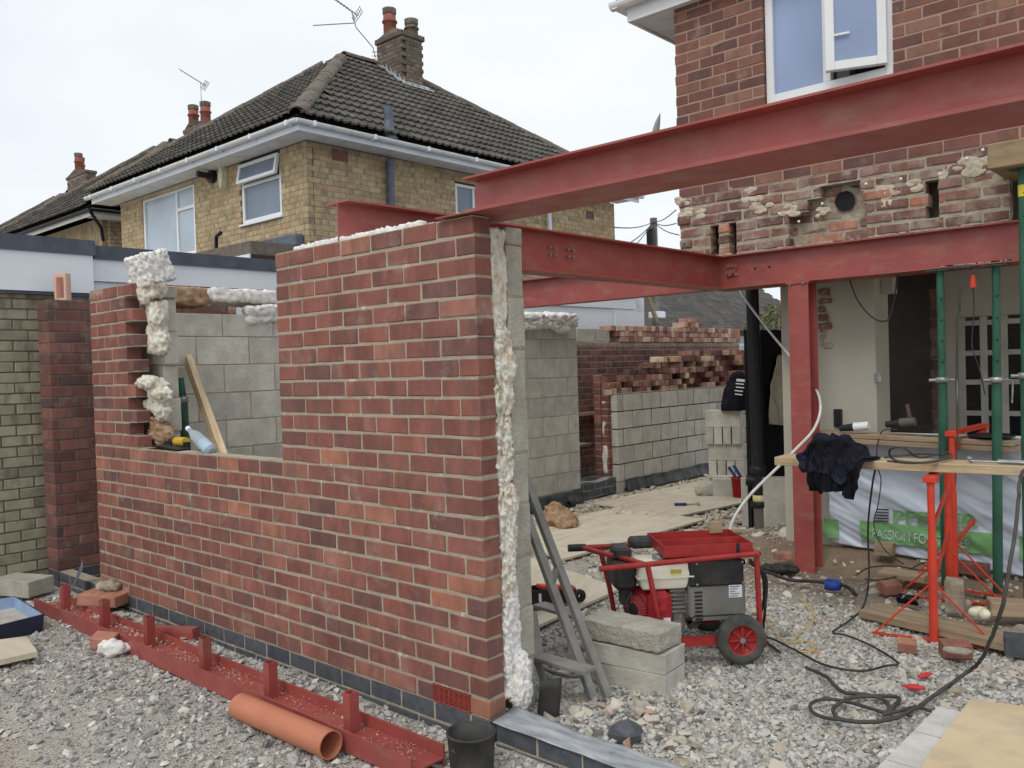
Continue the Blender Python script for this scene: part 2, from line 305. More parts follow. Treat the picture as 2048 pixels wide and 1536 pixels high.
MT['ply']=woodmat('dusty plywood',S(200,190,170,1.05),S(182,170,148,1.05),ax=(1,9,9),k=1.6)
MT['ply_yellow']=woodmat('clean plywood',S(214,194,158,1.0),S(200,178,142,1.0),ax=(1,3,3),k=1.2)
MT['post_wood']=woodmat('timber needle',S(156,132,96,1.1),S(126,104,74,1.1),ax=(2,8,8))
def glass(name,c,rough=.06,spec=.8):
    m,t,b,n,l=nodes(name); g=n('ShaderNodeNewGeometry'); l(mix(t,mrange(t,ntex(t,g.outputs['Position'],1.3,2),.35,.65,0,1),c,tuple(x*.8 for x in c[:3])+(1,)),b.inputs['Base Color'])
    b.inputs['Roughness'].default_value=rough; b.inputs['Specular IOR Level'].default_value=spec; return m
MT['glass_painted_sky']=glass('window glass with sky in it',S(150,168,206),.1,.5)  # the sky's reflection is put into the base colour as blue
MT['glass_grey']=glass('obscured window glass',S(120,134,150),.25,.5)
MT['glass_pale']=glass('window glass with curtain',S(176,192,206),.15,.6)
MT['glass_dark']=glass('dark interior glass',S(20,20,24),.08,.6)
MT['mortar_buff']=M('buff mortar',S(150,138,116,1.1),S(134,122,102,1.1),sc=12,bs=.3,rand=0)
MT['mortar_pale']=M('pale mortar scab',S(196,186,166,1.05),S(168,156,136,1.05),sc=20,bsc=80,bs=.8,rand=.1)
MT['joint_dark']=M('dark joint',S(74,68,62),S(60,56,52),rough=1,rand=0)
MT['brick_pale']=brickmat('pale reclaimed brick',[(0,S(128,90,80,1.15)),(.3,S(156,112,98,1.15)),(.6,S(178,138,122,1.15)),(.85,S(198,170,148,1.1)),(1,S(206,186,162,1.1))],dirt=S(196,182,160),dthr=.55,k=.25,dsc=12)
# ------------------------------------------------------------------ draped cloth, simulated once and kept as a mesh
def drape(nx, ny, wx, wy, centre, boxes, frames=55, fold=.05, seed=1, rot=0, stiff=.3):
    rg=random.Random(seed); vs_=[]; 
    for i in range(nx+1):
        for j in range(ny+1):
            a,b=i/nx-.5,j/ny-.5
            x=a*wx+.02*noise.noise(Vector((a*9,b*9,seed))); y=b*wy+.02*noise.noise(Vector((a*9,b*9,seed+5)))
            z=fold*(math.sin(a*26+3*noise.noise(Vector((a*5,b*5,seed+2))))*.6+math.sin(b*23+3*noise.noise(Vector((a*4,b*4,seed+8))))*.6)
            c,s=math.cos(rot),math.sin(rot); vs_.append((centre[0]+x*c-y*s,centre[1]+x*s+y*c,centre[2]+z))
    f=[(i*(ny+1)+j,(i+1)*(ny+1)+j,(i+1)*(ny+1)+j+1,i*(ny+1)+j+1) for i in range(nx) for j in range(ny)]
    me=bpy.data.meshes.new('c'); me.from_pydata(vs_,[],f); o=bpy.data.objects.new('c',me); COL.objects.link(o); cols=[]
    for a,b in boxes:
        c=MB().box(a,b).build('b',[],None); c.modifiers.new('k','COLLISION'); c.collision.thickness_outer=.004; c.collision.cloth_friction=40; cols.append(c)
    m=o.modifiers.new('cl','CLOTH'); st=m.settings; vg=o.vertex_groups.new(name='p'); vg.add([i*(ny+1)+j for i in range(int(nx*.25),int(nx*.75),3) for j in range(int(ny*.56),int(ny*.80),4)],.9,'REPLACE'); st.vertex_group_mass='p'; st.pin_stiffness=.6; st.quality=5; st.mass=.25; st.tension_stiffness=12; st.compression_stiffness=8; st.shear_stiffness=4; st.bending_stiffness=stiff; st.air_damping=1.5
    m.collision_settings.distance_min=.005; m.collision_settings.use_self_collision=False; m.point_cache.frame_end=frames+2
    for fr in range(1,frames+1): scn.frame_set(fr)
    dg=bpy.context.evaluated_depsgraph_get(); m2=bpy.data.meshes.new_from_object(o.evaluated_get(dg)); scn.frame_set(1)
    for q in [o]+cols: bpy.data.objects.remove(q)
    m2.polygons.foreach_set('use_smooth',[True]*len(m2.polygons)); return m2
BUL=[((-.1,2.415,.80),(1.6,2.64,.862)),((.33,2.44,.862),(.62,2.60,.925)),((.40,2.46,.925),(.54,2.56,.955))]
try:
    JACKET=drape(76,60,.52,.52,(.50,2.395,.985),BUL,frames=26,fold=.024,seed=3,rot=.12)
    SWEATER=drape(66,50,.46,.38,(.46,2.45,1.0),[(a,(b[0],b[1],b[2]+.012)) for a,b in BUL],frames=22,fold=.026,seed=9,rot=-.3)
except Exception as ex:
    print('cloth',ex); JACKET=SWEATER=None
# ------------------------------------------------------------------ ground and stones
GZ = -.125
def mud(x, y): return max(0, min(1, (y-2.6)/1.0))*max(0, min(1, (x+1.6)/.9))
def gh(x, y):
    h = GZ + .022*noise.noise(Vector((x*1.3, y*1.3, 0))) + .012*noise.noise(Vector((x*4, y*4, 3)))
    h += .13*max(0, min(1, (y-3.75)/.5))*max(0, min(1, (1.35-x)/1.4))*max(0, min(1, (x+1.3)/.5))      # spoil against the house
    h += .05*math.exp(-((y+.10)**2*70))*max(0,min(1,(.2-x)/.3))*max(0,min(1,(x+4.2)/.5))*(.75+.35*noise.noise(Vector((x*2,y,7))))                    # sand spilled along the wall foot
    h += .05*math.exp(-((x-.25)**2*8+(y-.35)**2*8))
    return h
def groundmat(name, far=False):
    m,t,b,n,l=nodes(name); g=n('ShaderNodeNewGeometry'); P=g.outputs['Position']
    c=mix(t,mrange(t,ntex(t,P,3,6),.35,.65,0,1),S(180,174,162,1.1),S(160,153,140,1.1))
    v=n('ShaderNodeTexVoronoi'); v.inputs['Scale'].default_value=85; l(P,v.inputs['Vector']); c=mix(t,.55,c,ramp(t,v.outputs['Color'],[(0,S(136,132,126)),(.5,S(178,174,166)),(1,S(214,210,202))]))
    if not far:
        a=n('ShaderNodeAttribute'); a.attribute_name='mud'; c=mix(t,a.outputs['Fac'],c,mix(t,mrange(t,ntex(t,P,9,5),.4,.65,0,1),S(140,118,94),S(120,98,78)))
        d=ntex(t,P,1.7,5); c=mix(t,mrange(t,d,.55,.7,0,.5),c,S(156,138,112))
    l(c,b.inputs['Base Color']); b.inputs['Roughness'].default_value=.95; b.inputs['Specular IOR Level'].default_value=.15
    x=n('ShaderNodeMath'); x.operation='ADD'; l(ntex(t,P,40,5),x.inputs[0]); l(v.outputs['Distance'],x.inputs[1]); bump(t,b,x.outputs[0],.9,.012); return m
mb=MB(); mb.poly([(-300,-300,-.2),(300,-300,-.2),(300,300,-.2),(-300,300,-.2)])
tag(mb.build('ground',groundmat('far ground',True)),kind='structure')
xs=np.arange(-5.05,3.6,.06); ys=np.arange(-3.2,12,.06); nx,ny=len(xs),len(ys)
vv=[(x,y,gh(x,y)) for x in xs for y in ys]; ff=[(i*ny+j,(i+1)*ny+j,(i+1)*ny+j+1,i*ny+j+1) for i in range(nx-1) for j in range(ny-1)]
mb=MB(); mb.add(vv,ff,True); yard=mb.build('gravel_yard',groundmat('dusty stone bed'),fix=False); tag(yard,kind='structure')
at_=yard.data.attributes.new('mud','FLOAT','POINT'); at_.data.foreach_set('value',[mud(p[0],p[1])*.85 for p in vv])
def gravelmat(name, warm):
    m,t,b,n,l=nodes(name); r,g=rnd(t); P=g.outputs['Position']
    st=[(0,S(104,104,105,1.1)),(.18,S(130,129,127,1.1)),(.45,S(152,150,146,1.12)),(.75,S(170,168,163,1.14)),(.95,S(190,188,182,1.14)),(1,S(206,204,198,1.12))]
    if warm: st=[(0,S(128,120,110,1.12)),(.15,S(150,138,120,1.15)),(.4,S(170,162,146,1.18)),(.7,S(184,177,163,1.18)),(.92,S(198,191,177,1.18)),(.965,S(164,120,98,1.12)),(1,S(206,200,188,1.15))]
    c=ramp(t,r,st); c=mix(t,mrange(t,ntex(t,P,70,4),.45,.7,0,.4),c,S(206,200,188))
    l(c,b.inputs['Base Color']); b.inputs['Roughness'].default_value=.92; b.inputs['Specular IOR Level'].default_value=.2; bump(t,b,ntex(t,P,180,4),.5,.003); return m
MT['stone_grey']=gravelmat('crushed limestone',False); MT['stone_warm']=gravelmat('brown crushed stone',True)
MT['stone_light']=M('pale crushed stone',S(186,183,176,1.15),S(164,161,154,1.1),sc=40,rand=.16,rough=.95,bs=.4)
protos=[]
for k in range(16):
    rg=random.Random(k); bm=bmesh.new()
    for i in range(11):
        v=Vector((rg.gauss(0,1),rg.gauss(0,1),rg.gauss(0,1))).normalized()*rg.uniform(.8,1.1); bm.verts.new((v.x,v.y*rg.uniform(.65,.95),v.z*.6))
    bmesh.ops.convex_hull(bm,input=bm.verts); bmesh.ops.delete(bm,geom=[v for v in bm.verts if not v.link_faces],context='VERTS')
    bmesh.ops.triangulate(bm,faces=bm.faces); bm.verts.index_update()
    protos.append((np.array([v.co[:] for v in bm.verts]),np.array([[v.index for v in f.verts] for f in bm.faces]))); bm.free()
small=[]
for k in range(10):
    rg=random.Random(k+40); bm=bmesh.new()
    for i in range(7): v=Vector((rg.gauss(0,1),rg.gauss(0,1),rg.gauss(0,1))).normalized(); bm.verts.new((v.x,v.y*rg.uniform(.6,.95),v.z*.62))
    bmesh.ops.convex_hull(bm,input=bm.verts); bmesh.ops.delete(bm,geom=[v for v in bm.verts if not v.link_faces],context='VERTS'); bmesh.ops.triangulate(bm,faces=bm.faces); bm.verts.index_update()
    small.append((np.array([v.co[:] for v in bm.verts]),np.array([[v.index for v in f.verts] for f in bm.faces]))); bm.free()
HOLES=[(-3.85,.01,-.01,.31),(-4.84,-3.6,.1,12),(-5.1,-4.5,-3,12),(-4.84,-3.8,-.06,.2),(0,3,-.01,.16)]
def stones(name, n, rmin, rmax, area, mat, zoff, fn=None, seed=1, ps=None):
    ps=ps or protos
    rg=np.random.default_rng(seed); x=rg.uniform(area[0],area[1],n); y=rg.uniform(area[2],area[3],n)
    d=np.stack([x,y,np.full(n,GZ)],1)-CAM; c=d@RC.T; u=1024+F_PX*c[:,0]/c[:,2]; v=768+F_PX*c[:,1]/c[:,2]
    ok=(c[:,2]>.3)&(u>-260)&(u<2350)&(v<1800)
    for a in HOLES: ok&=~((x>a[0])&(x<a[1])&(y>a[2])&(y<a[3]))
    if fn is not None: ok&=fn(x,y,rg)
    x,y=x[ok],y[ok]; n=len(x); z=np.array([gh(a,b_) for a,b_ in zip(x,y)]); r=rmin+(rmax-rmin)*rg.random(n)**2.2
    pi_=rg.integers(0,len(ps),n); ang=rg.uniform(0,6.28,(n,3)); ang[:,0]=rg.normal(0,.35,n); ang[:,1]=rg.normal(0,.35,n)
    cx,sx=np.cos(ang[:,0]),np.sin(ang[:,0]); cy,sy=np.cos(ang[:,1]),np.sin(ang[:,1]); cz,sz=np.cos(ang[:,2]),np.sin(ang[:,2])
    Rm=np.empty((n,3,3)); Rm[:,0,0]=cz*cy; Rm[:,0,1]=cz*sy*sx-sz*cx; Rm[:,0,2]=cz*sy*cx+sz*sx
    Rm[:,1,0]=sz*cy; Rm[:,1,1]=sz*sy*sx+cz*cx; Rm[:,1,2]=sz*sy*cx-cz*sx; Rm[:,2,0]=-sy; Rm[:,2,1]=cy*sx; Rm[:,2,2]=cy*cx
    V=[];Fc=[];off=0
    for k,(pv,pf) in enumerate(ps):
        s=np.where(pi_==k)[0]
        if not len(s): continue
        vv=np.einsum('nij,vj->nvi',Rm[s],pv)*r[s][:,None,None]; vv[:,:,0]+=x[s][:,None]; vv[:,:,1]+=y[s][:,None]; vv[:,:,2]+=(z[s]+r[s]*zoff)[:,None]
        V.append(vv.reshape(-1,3)); Fc.append((pf[None]+(np.arange(len(s))*len(pv))[:,None,None]+off).reshape(-1,3)); off+=len(s)*len(pv)
    V=np.concatenate(V); Fc=np.concatenate(Fc); me=bpy.data.meshes.new(name); me.vertices.add(len(V)); me.vertices.foreach_set('co',V.ravel().astype(np.float32))
    me.loops.add(len(Fc)*3); me.loops.foreach_set('vertex_index',Fc.ravel().astype(np.int32)); me.polygons.add(len(Fc)); me.polygons.foreach_set('loop_start',np.arange(0,len(Fc)*3,3,dtype=np.int32))
    me.update(calc_edges=True); me.polygons.foreach_set('use_smooth',[False]*len(Fc)); me.materials.append(mat)
    o=bpy.data.objects.new(name,me); COL.objects.link(o); return tag(o,kind='stuff')
A1=(-5.0,2.7,-2.6,5.2)
rm=lambda x,y: np.clip((y-1.5+.25*x),0,1.6)/1.6+.04       # share of warm stone, rising to the right and back
def patchy(x,y): return np.sin(x*2.3+1.3*np.sin(y*1.9))+np.sin(y*3.1+1.7*np.sin(x*1.3+2))+.6*np.sin(x*7.1+y*5.3)
sparse=lambda x,y,rg: (rg.random(len(x))>np.clip((y-2.6)/1.4,0,.72)*np.clip((x+1.8),0,1))&(rg.random(len(x))>np.clip(patchy(x,y)*.55-.25,0,.8))
stones('gravel',120000,.004,.011,A1,MT['stone_grey'],.3,lambda x,y,rg:(rg.random(len(x))>rm(x,y)*.9)&(y<3.0)&(rg.random(len(x))>np.clip(patchy(x,y)*.4-.3,0,.6)),1,ps=small)
stones('gravel',52000,.010,.031,A1,MT['stone_grey'],.2,lambda x,y,rg:(rg.random(len(x))>rm(x,y)*.85)&sparse(x,y,rg),2)
stones('gravel',56000,.005,.013,A1,MT['stone_warm'],.3,lambda x,y,rg:(rg.random(len(x))<rm(x,y)*.9+.06)&sparse(x,y,rg)&(y<3.8),3,ps=small)
stones('gravel',17000,.014,.040,A1,MT['stone_warm'],.2,lambda x,y,rg:(rg.random(len(x))<rm(x,y)*.8+.04)&sparse(x,y,rg),4)
stones('gravel',30000,.007,.024,(-.3,2.7,-.6,2.8),MT['stone_light'],.25,None,31)
stones('gravel',900,.025,.07,(-4.9,2.2,.3,5.5),MT['stone_warm'],.0,lambda x,y,rg:(x>-2.6),5)
stones('gravel',500,.022,.04,(-4.5,0.1,-2.2,-.1),MT['stone_grey'],.1,None,6)
MT['stone_dark']=M('dirty rubble stone',S(128,124,118,1.1),S(106,102,98,1.1),sc=9,rand=.35,bs=.5)
stones('rubble',420,.010,.032,(.02,.6,.26,.85),MT['stone_dark'],.2,lambda x,y,rg:(rg.random(len(x))<.6),7)
stones('rubble',45,.03,.055,(.05,.7,.3,.9),MT['stone_warm'],.25,None,17)
stones('rubble',4200,.02,.06,(-3.6,.6,4.8,8.5),MT['stone_warm'],.25,None,8)
stones('rubble',1100,.006,.03,(-3.9,-.05,-.30,-.13),MT['stone_warm'],.9,lambda x,y,rg:(rg.random(len(x))<.5),9)
# ------------------------------------------------------------------ masonry
CH, PB = .0838, .225
_bm={}
def unit(key, L, D, H, mat, var, c=.004, jit=.0018):
    k=(key,round(L,3),round(D,3),round(H,3),mat.name,var)
    if k not in _bm:
        rg=random.Random(hash((round(L,3),var))%9999); v,f=chbox((L,D,H),c,jit=jit,rng=rg)
        me=bpy.data.meshes.new(key); me.from_pydata(v,[],f); me.materials.append(mat); me.update(); _bm[k]=me
    return _bm[k]
def bond(a, b, k, pitch=PB, j=.01, off=0, phase=None):
    "running-bond units between a and b on course k"
    out=[]; s=off+(pitch/2 if (k%2 if phase is None else phase) else 0); n0=math.floor((a-s)/pitch)-1
    for n in range(n0, n0+int((b-a)/pitch)+4):
        u0=max(a,s+n*pitch+(j/2)); u1=min(b,s+(n+1)*pitch-(j/2))
        if n*pitch+s<a: u0=a
        if (n+1)*pitch+s>b: u1=b
        if u1-u0>.035: out.append((u0,u1))
    return out
def lay(parent, mat, rows, org, ang, ch=CH, D=.1025, limit=300, name='brick', jit=.0015, c=.004, j=.01, mortar=None, inset=.004, mD=None, spec=None, rough=.0018):
    "rows: (course, [(u0,u1[,material or depth dict])]); the face lies on the line from org, units reach D behind it"
    ca,sa=math.cos(ang),math.sin(ang); U=Vector((ca,sa,0)); Nn=Vector((-sa,ca,0)); org=Vector(org); items=[]; H=ch-j
    for k,us in rows:
        for u in us:
            m_=mat; out=0; dd=D
            if len(u)>2 and u[2]:
                m_=u[2].get('mat',mat); out=u[2].get('out',0); dd=u[2].get('D',D)
            L=u[1]-u[0]; p=org+U*((u[0]+u[1])/2)+Nn*(dd/2-out)+Vector((0,0,k*ch+ch/2)); q=px(p)
            vis=(q[2]>0 and -80<q[0]<2130 and -80<q[1]<1616); items.append((-(1/q[2] if vis else .0001),p,L,m_,dd))
    items.sort(key=lambda i:i[0]); rg=random.Random(len(items)); stuff=MB(); sm=None
    for n,(_,p,L,m_,dd) in enumerate(items):
        pj=p+Vector((rg.uniform(-jit,jit),rg.uniform(-jit,jit),rg.uniform(-jit,jit)*.7)); rz=rg.uniform(-1,1)*jit*2.5
        if n<limit:
            o=part(name,parent,mesh=unit(name,round(L*200)/200,dd,H,m_,rg.randrange(5),c,rough)); o.location=pj; o.rotation_euler=(rg.uniform(-1,1)*jit*2,0,ang+rz)
        else:
            v,f=chbox((L,dd,H),c); Mx=Matrix.Translation(pj)@Matrix.Rotation(ang+rz,4,'Z'); stuff.add([Mx@Vector(q) for q in v],f); sm=m_
    if stuff.f: tag(stuff.build(name+'_rest' if False else name,sm,parent,fix=False),kind='stuff')
    if mortar:
        mb=MB(); Mx=Matrix.Translation(org)@Matrix.Rotation(ang,4,'Z'); mD=mD or D-.004
        for k,us in rows:
            us=sorted(us,key=lambda i:i[0]); run=None; runs=[]
            for u in us:
                if run and u[0]-run[1]<.03: run[1]=u[1]
                else:
                    run=[u[0],u[1]]; runs.append(run)
            for a,b_ in runs: mb.box((a+.003,inset,k*ch-.002*(k%2)),(b_-.003,mD,(k+1)*ch-.002*((k+1)%2)),Mx)
        mb.build('mortar',mortar,parent)
    return items
X=math.pi/2
# --- new extension: outer leaf of the front wall
fw=thing('brick_wall','new red brick front wall with a square window opening and a tall end pier','brick wall')
rows=[]; LW=17*PB; XL=-LW; XO0=-LW+3*PB; XO1=-6.5*PB
for k in range(25):
    even=(k%2==0)
    def bnd(a,b):
        return [u for u in bond(a,b,k,off=-LW)]
    if k<12: us=bnd(XL,-.0)
    else: us=bnd(XL,XO0 if even else XO0-PB/2)+bnd(XO1,0)
    if k==0:
        us=[u for u in us if u[1]<-2*PB+.01]+[(-2*PB+.005,-1.5*PB-.005),(-PB/2+.005,0)]
    rows.append((k,us))
lay(fw,MT['brick'],rows,(0,0,0),0,limit=400 if False else 300,mortar=MT['mortar'],inset=.0035,j=.0125)
mb=MB(); ab=part('air_brick',fw); mb.box((-1.5*PB,.014,.005),(-PB/2,.1,.0788)); mb.box((-1.5*PB,-.001,.005),(-PB/2,.015,.0105)); mb.box((-1.5*PB,-.001,.0735),(-PB/2,.015,.0788))
for i in range(6): mb.box((-1.5*PB+.006,.0,.0175+i*.0095),(-PB/2-.006,.013,.0215+i*.0095))
for i in range(8): mb.box((-1.5*PB+i*.0313,.0005,.005),(-1.5*PB+i*.0313+.004,.012,.0788))
o=mb.build('air_brick',M('red plastic grille',S(158,72,62,1.05),rough=.5,bs=0),fw); bpy.data.objects.remove(ab)
# engineering course under it
eng=thing('brick_course','dark blue engineering brick course under the red wall with pale mortar','brick course')
lay(eng,MT['engineering'],[(0,bond(-4.59,0,0,off=-LW+.11)),(-1,bond(-4.59,0,0,off=-LW))],(0,.004,-CH),0,D=.1025,mortar=MT['mortar'],inset=.004,limit=300)
mb=MB()      # frog holes in the blue bricks of the door gap
for i in range(9): mb.box((-4.56+i*.078,.03,.0005-.004),(-4.53+i*.078,.085,.0015-.004))
mb.build('core_hole',MT['black'],eng)
# threshold course right of the pier with its damp-proof membrane
thr=thing('brick_course','blue engineering brick kerb across the doorway, right of the pier, under grey membrane','brick course')
lay(thr,MT['engineering'],[(0,bond(.03,3.2,0,off=.03)),(-1,bond(.03,3.2,1,off=.03))],(0,.004,-CH),0,mortar=MT['mortar'],limit=60)
def sheet(fn, nu, nv, name, mat, parent=None, thick=.003, smooth=True):
    v=[fn(i/nu,j/nv) for i in range(nu+1) for j in range(nv+1)]; f=[(i*(nv+1)+j,(i+1)*(nv+1)+j,(i+1)*(nv+1)+j+1,i*(nv+1)+j+1) for i in range(nu) for j in range(nv)]
    mb=MB(); mb.add(v,f,smooth); o=mb.build(name,mat,parent,fix=False)
    if thick: md=o.modifiers.new('s','SOLIDIFY'); md.thickness=thick; md.offset=0
    return o
dpm=M('dusty damp proof membrane',S(130,136,142),S(176,180,182),rough=.5,sc=7,vs=(1,4,1),bs=.3,rand=0,spots=(S(80,84,92),.6,9,.8))
o=sheet(lambda a,b:(.03+a*3.1,-.012+b*.15-.02*max(0,a-.15),.006+.012*noise.noise(Vector((a*14,b*3,1)))+.02*max(0,.12-a)*8*b-(.03*a)),60,10,'damp_proof_membrane',dpm)
tag(o,'grey dusty plastic membrane strip lying along the blue brick kerb','membrane')
# --- pier return / boundary wall on the left (x = -4.6)
bw=thing('brick_wall','dark red brick boundary wall with a slim pier end left of the door gap','brick wall')
XP=-4.60
rows=[(k,[(u[0],u[1]) for u in bond(0,1.6,k,off=-.06)]) for k in range(25)]
lay(bw,MT['brick2'],rows,(XP,0,0),X,limit=180,mortar=MT['mortar_dark'],D=.21)
rows=[(k,[(u[0],u[1]) for u in bond(1.61,11.1,k,off=.03)]) for k in range(0,21)]
lay(bw,MT['brick2'],rows,(XP,0,0),X,limit=300,mortar=MT['mortar'],D=.10)
mb=MB(); mb.box((XP-.21,1.62,1.76),(XP-.005,11.09,1.775)); mb.build('mortar_bed',MT['mortar_old'],bw)
bw2=[o_ for o_ in bw.children]
# blue bricks under the boundary wall
b=thing('brick_course','blue brick footing under the dark red boundary wall','brick course')
lay(b,MT['engineering'],[(0,bond(0.0,1.6,1)),(-1,bond(0.0,1.6,0))],(XP,0,-CH),X,mortar=MT['mortar'],D=.2)
def loose(loc, rot, mat, label, dims=(.215,.1025,.0738), cat='brick', group=None, c=.004, jit=.003, name='brick', frog=False):
    rg=random.Random(int(abs(loc[0]*977+loc[1]*313+loc[2]*77))); v,f=chbox(dims,c,jit=jit,rng=rg); me=bpy.data.meshes.new(name); me.from_pydata(v,[],f); me.materials.append(mat)
    o=bpy.data.objects.new(name,me); COL.objects.link(o); o.location=loc; o.rotation_euler=rot; tag(o,label,cat,group)
    if frog:
        mb=MB(); L,Dp,H=[q/2 for q in dims]; mb.box((-L*.72,-Dp*.55,H-.001),(L*.72,Dp*.55,H+.001)); p=mb.build('frog',M('frog mortar',S(168,146,120),rough=.95),o)
    return o
# reclaimed bricks stacked dry on the far boundary wall (header faces out)
rg=random.Random(5)
G1='reclaimed bricks stacked dry on top of the far boundary wall'
for r,(a,b_) in enumerate([(7.62,11.1),(7.47,10.9),(7.42,10.9)]):
    y=a+(r%2)*.05
    while y<b_:
        loose((XP-.10+rg.uniform(-.008,.008),y,1.782+.037+r*.078),(0,rg.uniform(-.02,.02),rg.uniform(-.03,.03)),MT['brick_pale'],'reclaimed brick laid dry, end outward, in the rows topping the far boundary wall',group=G1); y+=.108+rg.uniform(0,.006)
for (y,r,n) in ((9.35,3,5),(9.55,4,2)):
    for i in range(n): loose((XP-.1,y+i*.115,1.782+.037+r*.078),(0,0,rg.uniform(-.05,.05)),MT['brick_pale'],'reclaimed brick in the small heap above the rows on the far wall',group='bricks heaped highest on the far wall')
for i in range(3): loose((XP-.06,10.98+i*.078,1.79+.11),(0,X,rg.uniform(-.04,.04)),MT['brick_orange'],'red brick stood on end at the right tip of the far wall',group='bricks stood on end on the far wall')
loose((XP-.1,6.86,1.785+.09),(0,0,X+.05),MT['block_light'],'pale concrete block on the far wall beside the block leaf',(.44,.1,.18),cat='block')
loose((XP-.1,7.24,1.785+.09),(0,0,X-.04),MT['block_light'],'pale concrete block on the far wall next to the stacked bricks',(.3,.1,.17),cat='block')
# outer leaf and dry-stacked bricks over the low side wall
ol=thing('brick_wall','red brick outer leaf with insulation behind it, stepping up behind the low block wall','brick wall')
rows=[(k,[u for u in bond(6.1,10.4,k)]) for k in range(0,13)]
lay(ol,MT['brick'],rows,(-3.78,0,.0),X,limit=60,mortar=MT['mortar'],D=.1025)
lay(ol,MT['brick'],[(k,[(0,.1)]) for k in range(0,16)],(-3.99,6.097,0),0,mortar=MT['mortar'],D=.05)
G2='reclaimed bricks stacked dry behind the low block wall'
steps=[6.14,6.14,6.2,6.75,7.05,7.35,8.05]
for r,y0 in enumerate(steps):
    y=y0+rg.uniform(0,.03); z=1.092+.037+r*.077
    while y<10.5-(.35*max(0,r-4)):
        hd=rg.random()<.62
        w=.1025 if hd else .215
        loose((-3.88+(.02 if hd else .04)-.10*(not hd)+rg.uniform(-.012,.012)+.0,y+w/2,z),(0,rg.uniform(-.02,.02),(0 if hd else X)+rg.uniform(-.05,.05)),MT['brick_loose'] if hd or rg.random()<.3 else MT['brick2'],
              'reclaimed brick in the dry stepped stack behind the low block wall',group=G2); y+=w+rg.uniform(.004,.014)
# --- concrete block inner leaves
def blockwall(label, org, ang, a, b, z0, courses, ch, top=None, pitch=.45, mat='block', D=.1, off=0, limit=200, jit=.001, mortar=True, mm='mortar', j=.008):
    t=thing('block_wall',label,'block wall'); org=Vector(org)
    rows=[(k,bond(a,b,k,pitch,off=off,j=j)) for k in range(courses)]
    lay(t,MT[mat],rows,org+Vector((0,0,z0)),ang,ch=ch,D=D,limit=limit,name='block',jit=jit,c=.004,j=j,mortar=MT[mm] if mortar else None,inset=.005,rough=.0015)
    if top:
        rows=[(0,bond(a,b,courses%2,pitch,off=off,j=j))]; lay(t,MT[mat],rows,org+Vector((0,0,z0+courses*ch)),ang,ch=top,D=D,name='block',jit=jit,c=.004,j=j,mortar=MT[mm] if mortar else None,inset=.005,rough=.0015)
    return t
blockwall('grey block inner leaf stub at the left side of the window opening',(0,.2,0),0,-3.62,-3.13,-.02,9,.2245,top=.075)
blockwall('grey block inner leaf below the window opening, behind the sill',(0,.2,0),0,-3.12,-1.47,-.02,4,.2245)
blockwall('pale rough block inner leaf of the tall end pier beside the ladder',(0,.2,0),0,-1.4625,0,-.03,9,.2245,top=.075,mat='block_light')
XB=-3.7
blockwall('tall grey block side wall running back from the window opening',(XB,0,0),X,.31,5.42,.03,8,.2175,top=.18,off=.05)
blockwall('low grey block side wall beyond the door gap, waist high',(XB+.01,0,0),X,6.17,10.3,.02,5,.2155,pitch=.425,off=6.30-.425,limit=300,mm='joint_dark',j=.014)
lw=[o_ for o_ in COL.objects if o_.name.startswith('block_wall')][-1]
mb=MB(); mb.box((XB+.012-.1,6.18,1.098),(XB+.008,10.3,1.106)); mb.build('mortar_bed',MT['mortar'],lw)
mb=MB(); mb.box((XB-.09,6.17,-.12),(XB+.01,6.28,.019)); mb.build('block',MT['block'],lw)
# black membrane upstands at the foot of both side walls
dm=M('black damp proof sheet',S(38,42,46),S(80,84,84),rough=.4,sc=9,vs=(1,1,.3),bs=.3,rand=0,spots=(S(150,150,144),.66,12,.6))
o=sheet(lambda a,b:(XB+.012+.02*(1-b)+.014*noise.noise(Vector((a*26,b*2,4))),.32+a*5.1,-.13+b*(.16+.012*noise.noise(Vector((a*18,0,2))))),120,8,'damp_proof_membrane',dm); tag(o,'black membrane skirt along the foot of the tall block wall','membrane')
o=sheet(lambda a,b:(XB+.02+.05*(1-b)**2+.012*noise.noise(Vector((a*20,b*2,9))),6.28+a*3.6,-.11+b*(.15+.02*noise.noise(Vector((a*9,0,5))))),110,8,'damp_proof_membrane',dm); tag(o,'black membrane skirt along the foot of the low block wall','membrane')
# short blue brick threshold in the side door gap
t=thing('brick_course','short dark brick threshold in the gap between the two block walls','brick course')
lay(t,MT['engineering'],[(k,bond(5.42,6.16,k)) for k in (0,1)],(XB-.03,0,-.10),X,mortar=MT['mortar'],D=.1)
o=sheet(lambda a,b:(XB-.03-.1*b,5.42+a*.76,.072+.012*math.sin(a*9)+.01*b),14,3,'damp_proof_membrane',dpm); tag(o,'pale membrane edge on the dark threshold between the block walls','membrane')
mb=MB(); mb.box((XP+.02,5.2,.80),(XP+.10,7.2,.84)); o=mb.build('timber_lintel',MT['timber_old']); tag(o,'pale horizontal board fixed low on the far brick wall, seen through the door gap','board')
mb=MB(); mb.box((XP+.02,5.9,.42),(XP+.25,6.5,.45)); o=mb.build('timber_shelf',MT['timber_old']); tag(o,'small grey board in the shadow of the door gap','board')
# wool in the cavity of the side door jamb
o=lump('insulation_batt',MT['insul'],[],.02,.03,boxes=[((XB-.14,6.14,.8),(.07,.08,.55),0),((XB-.14,6.13,.3),(.07,.09,.35),0),((XB-.14,6.12,-.02),(.08,.09,.12),0)],seed=4,sc=(10,10,8)); tag(o,'brown mineral wool squeezed between brick and block at the side door jamb','insulation')
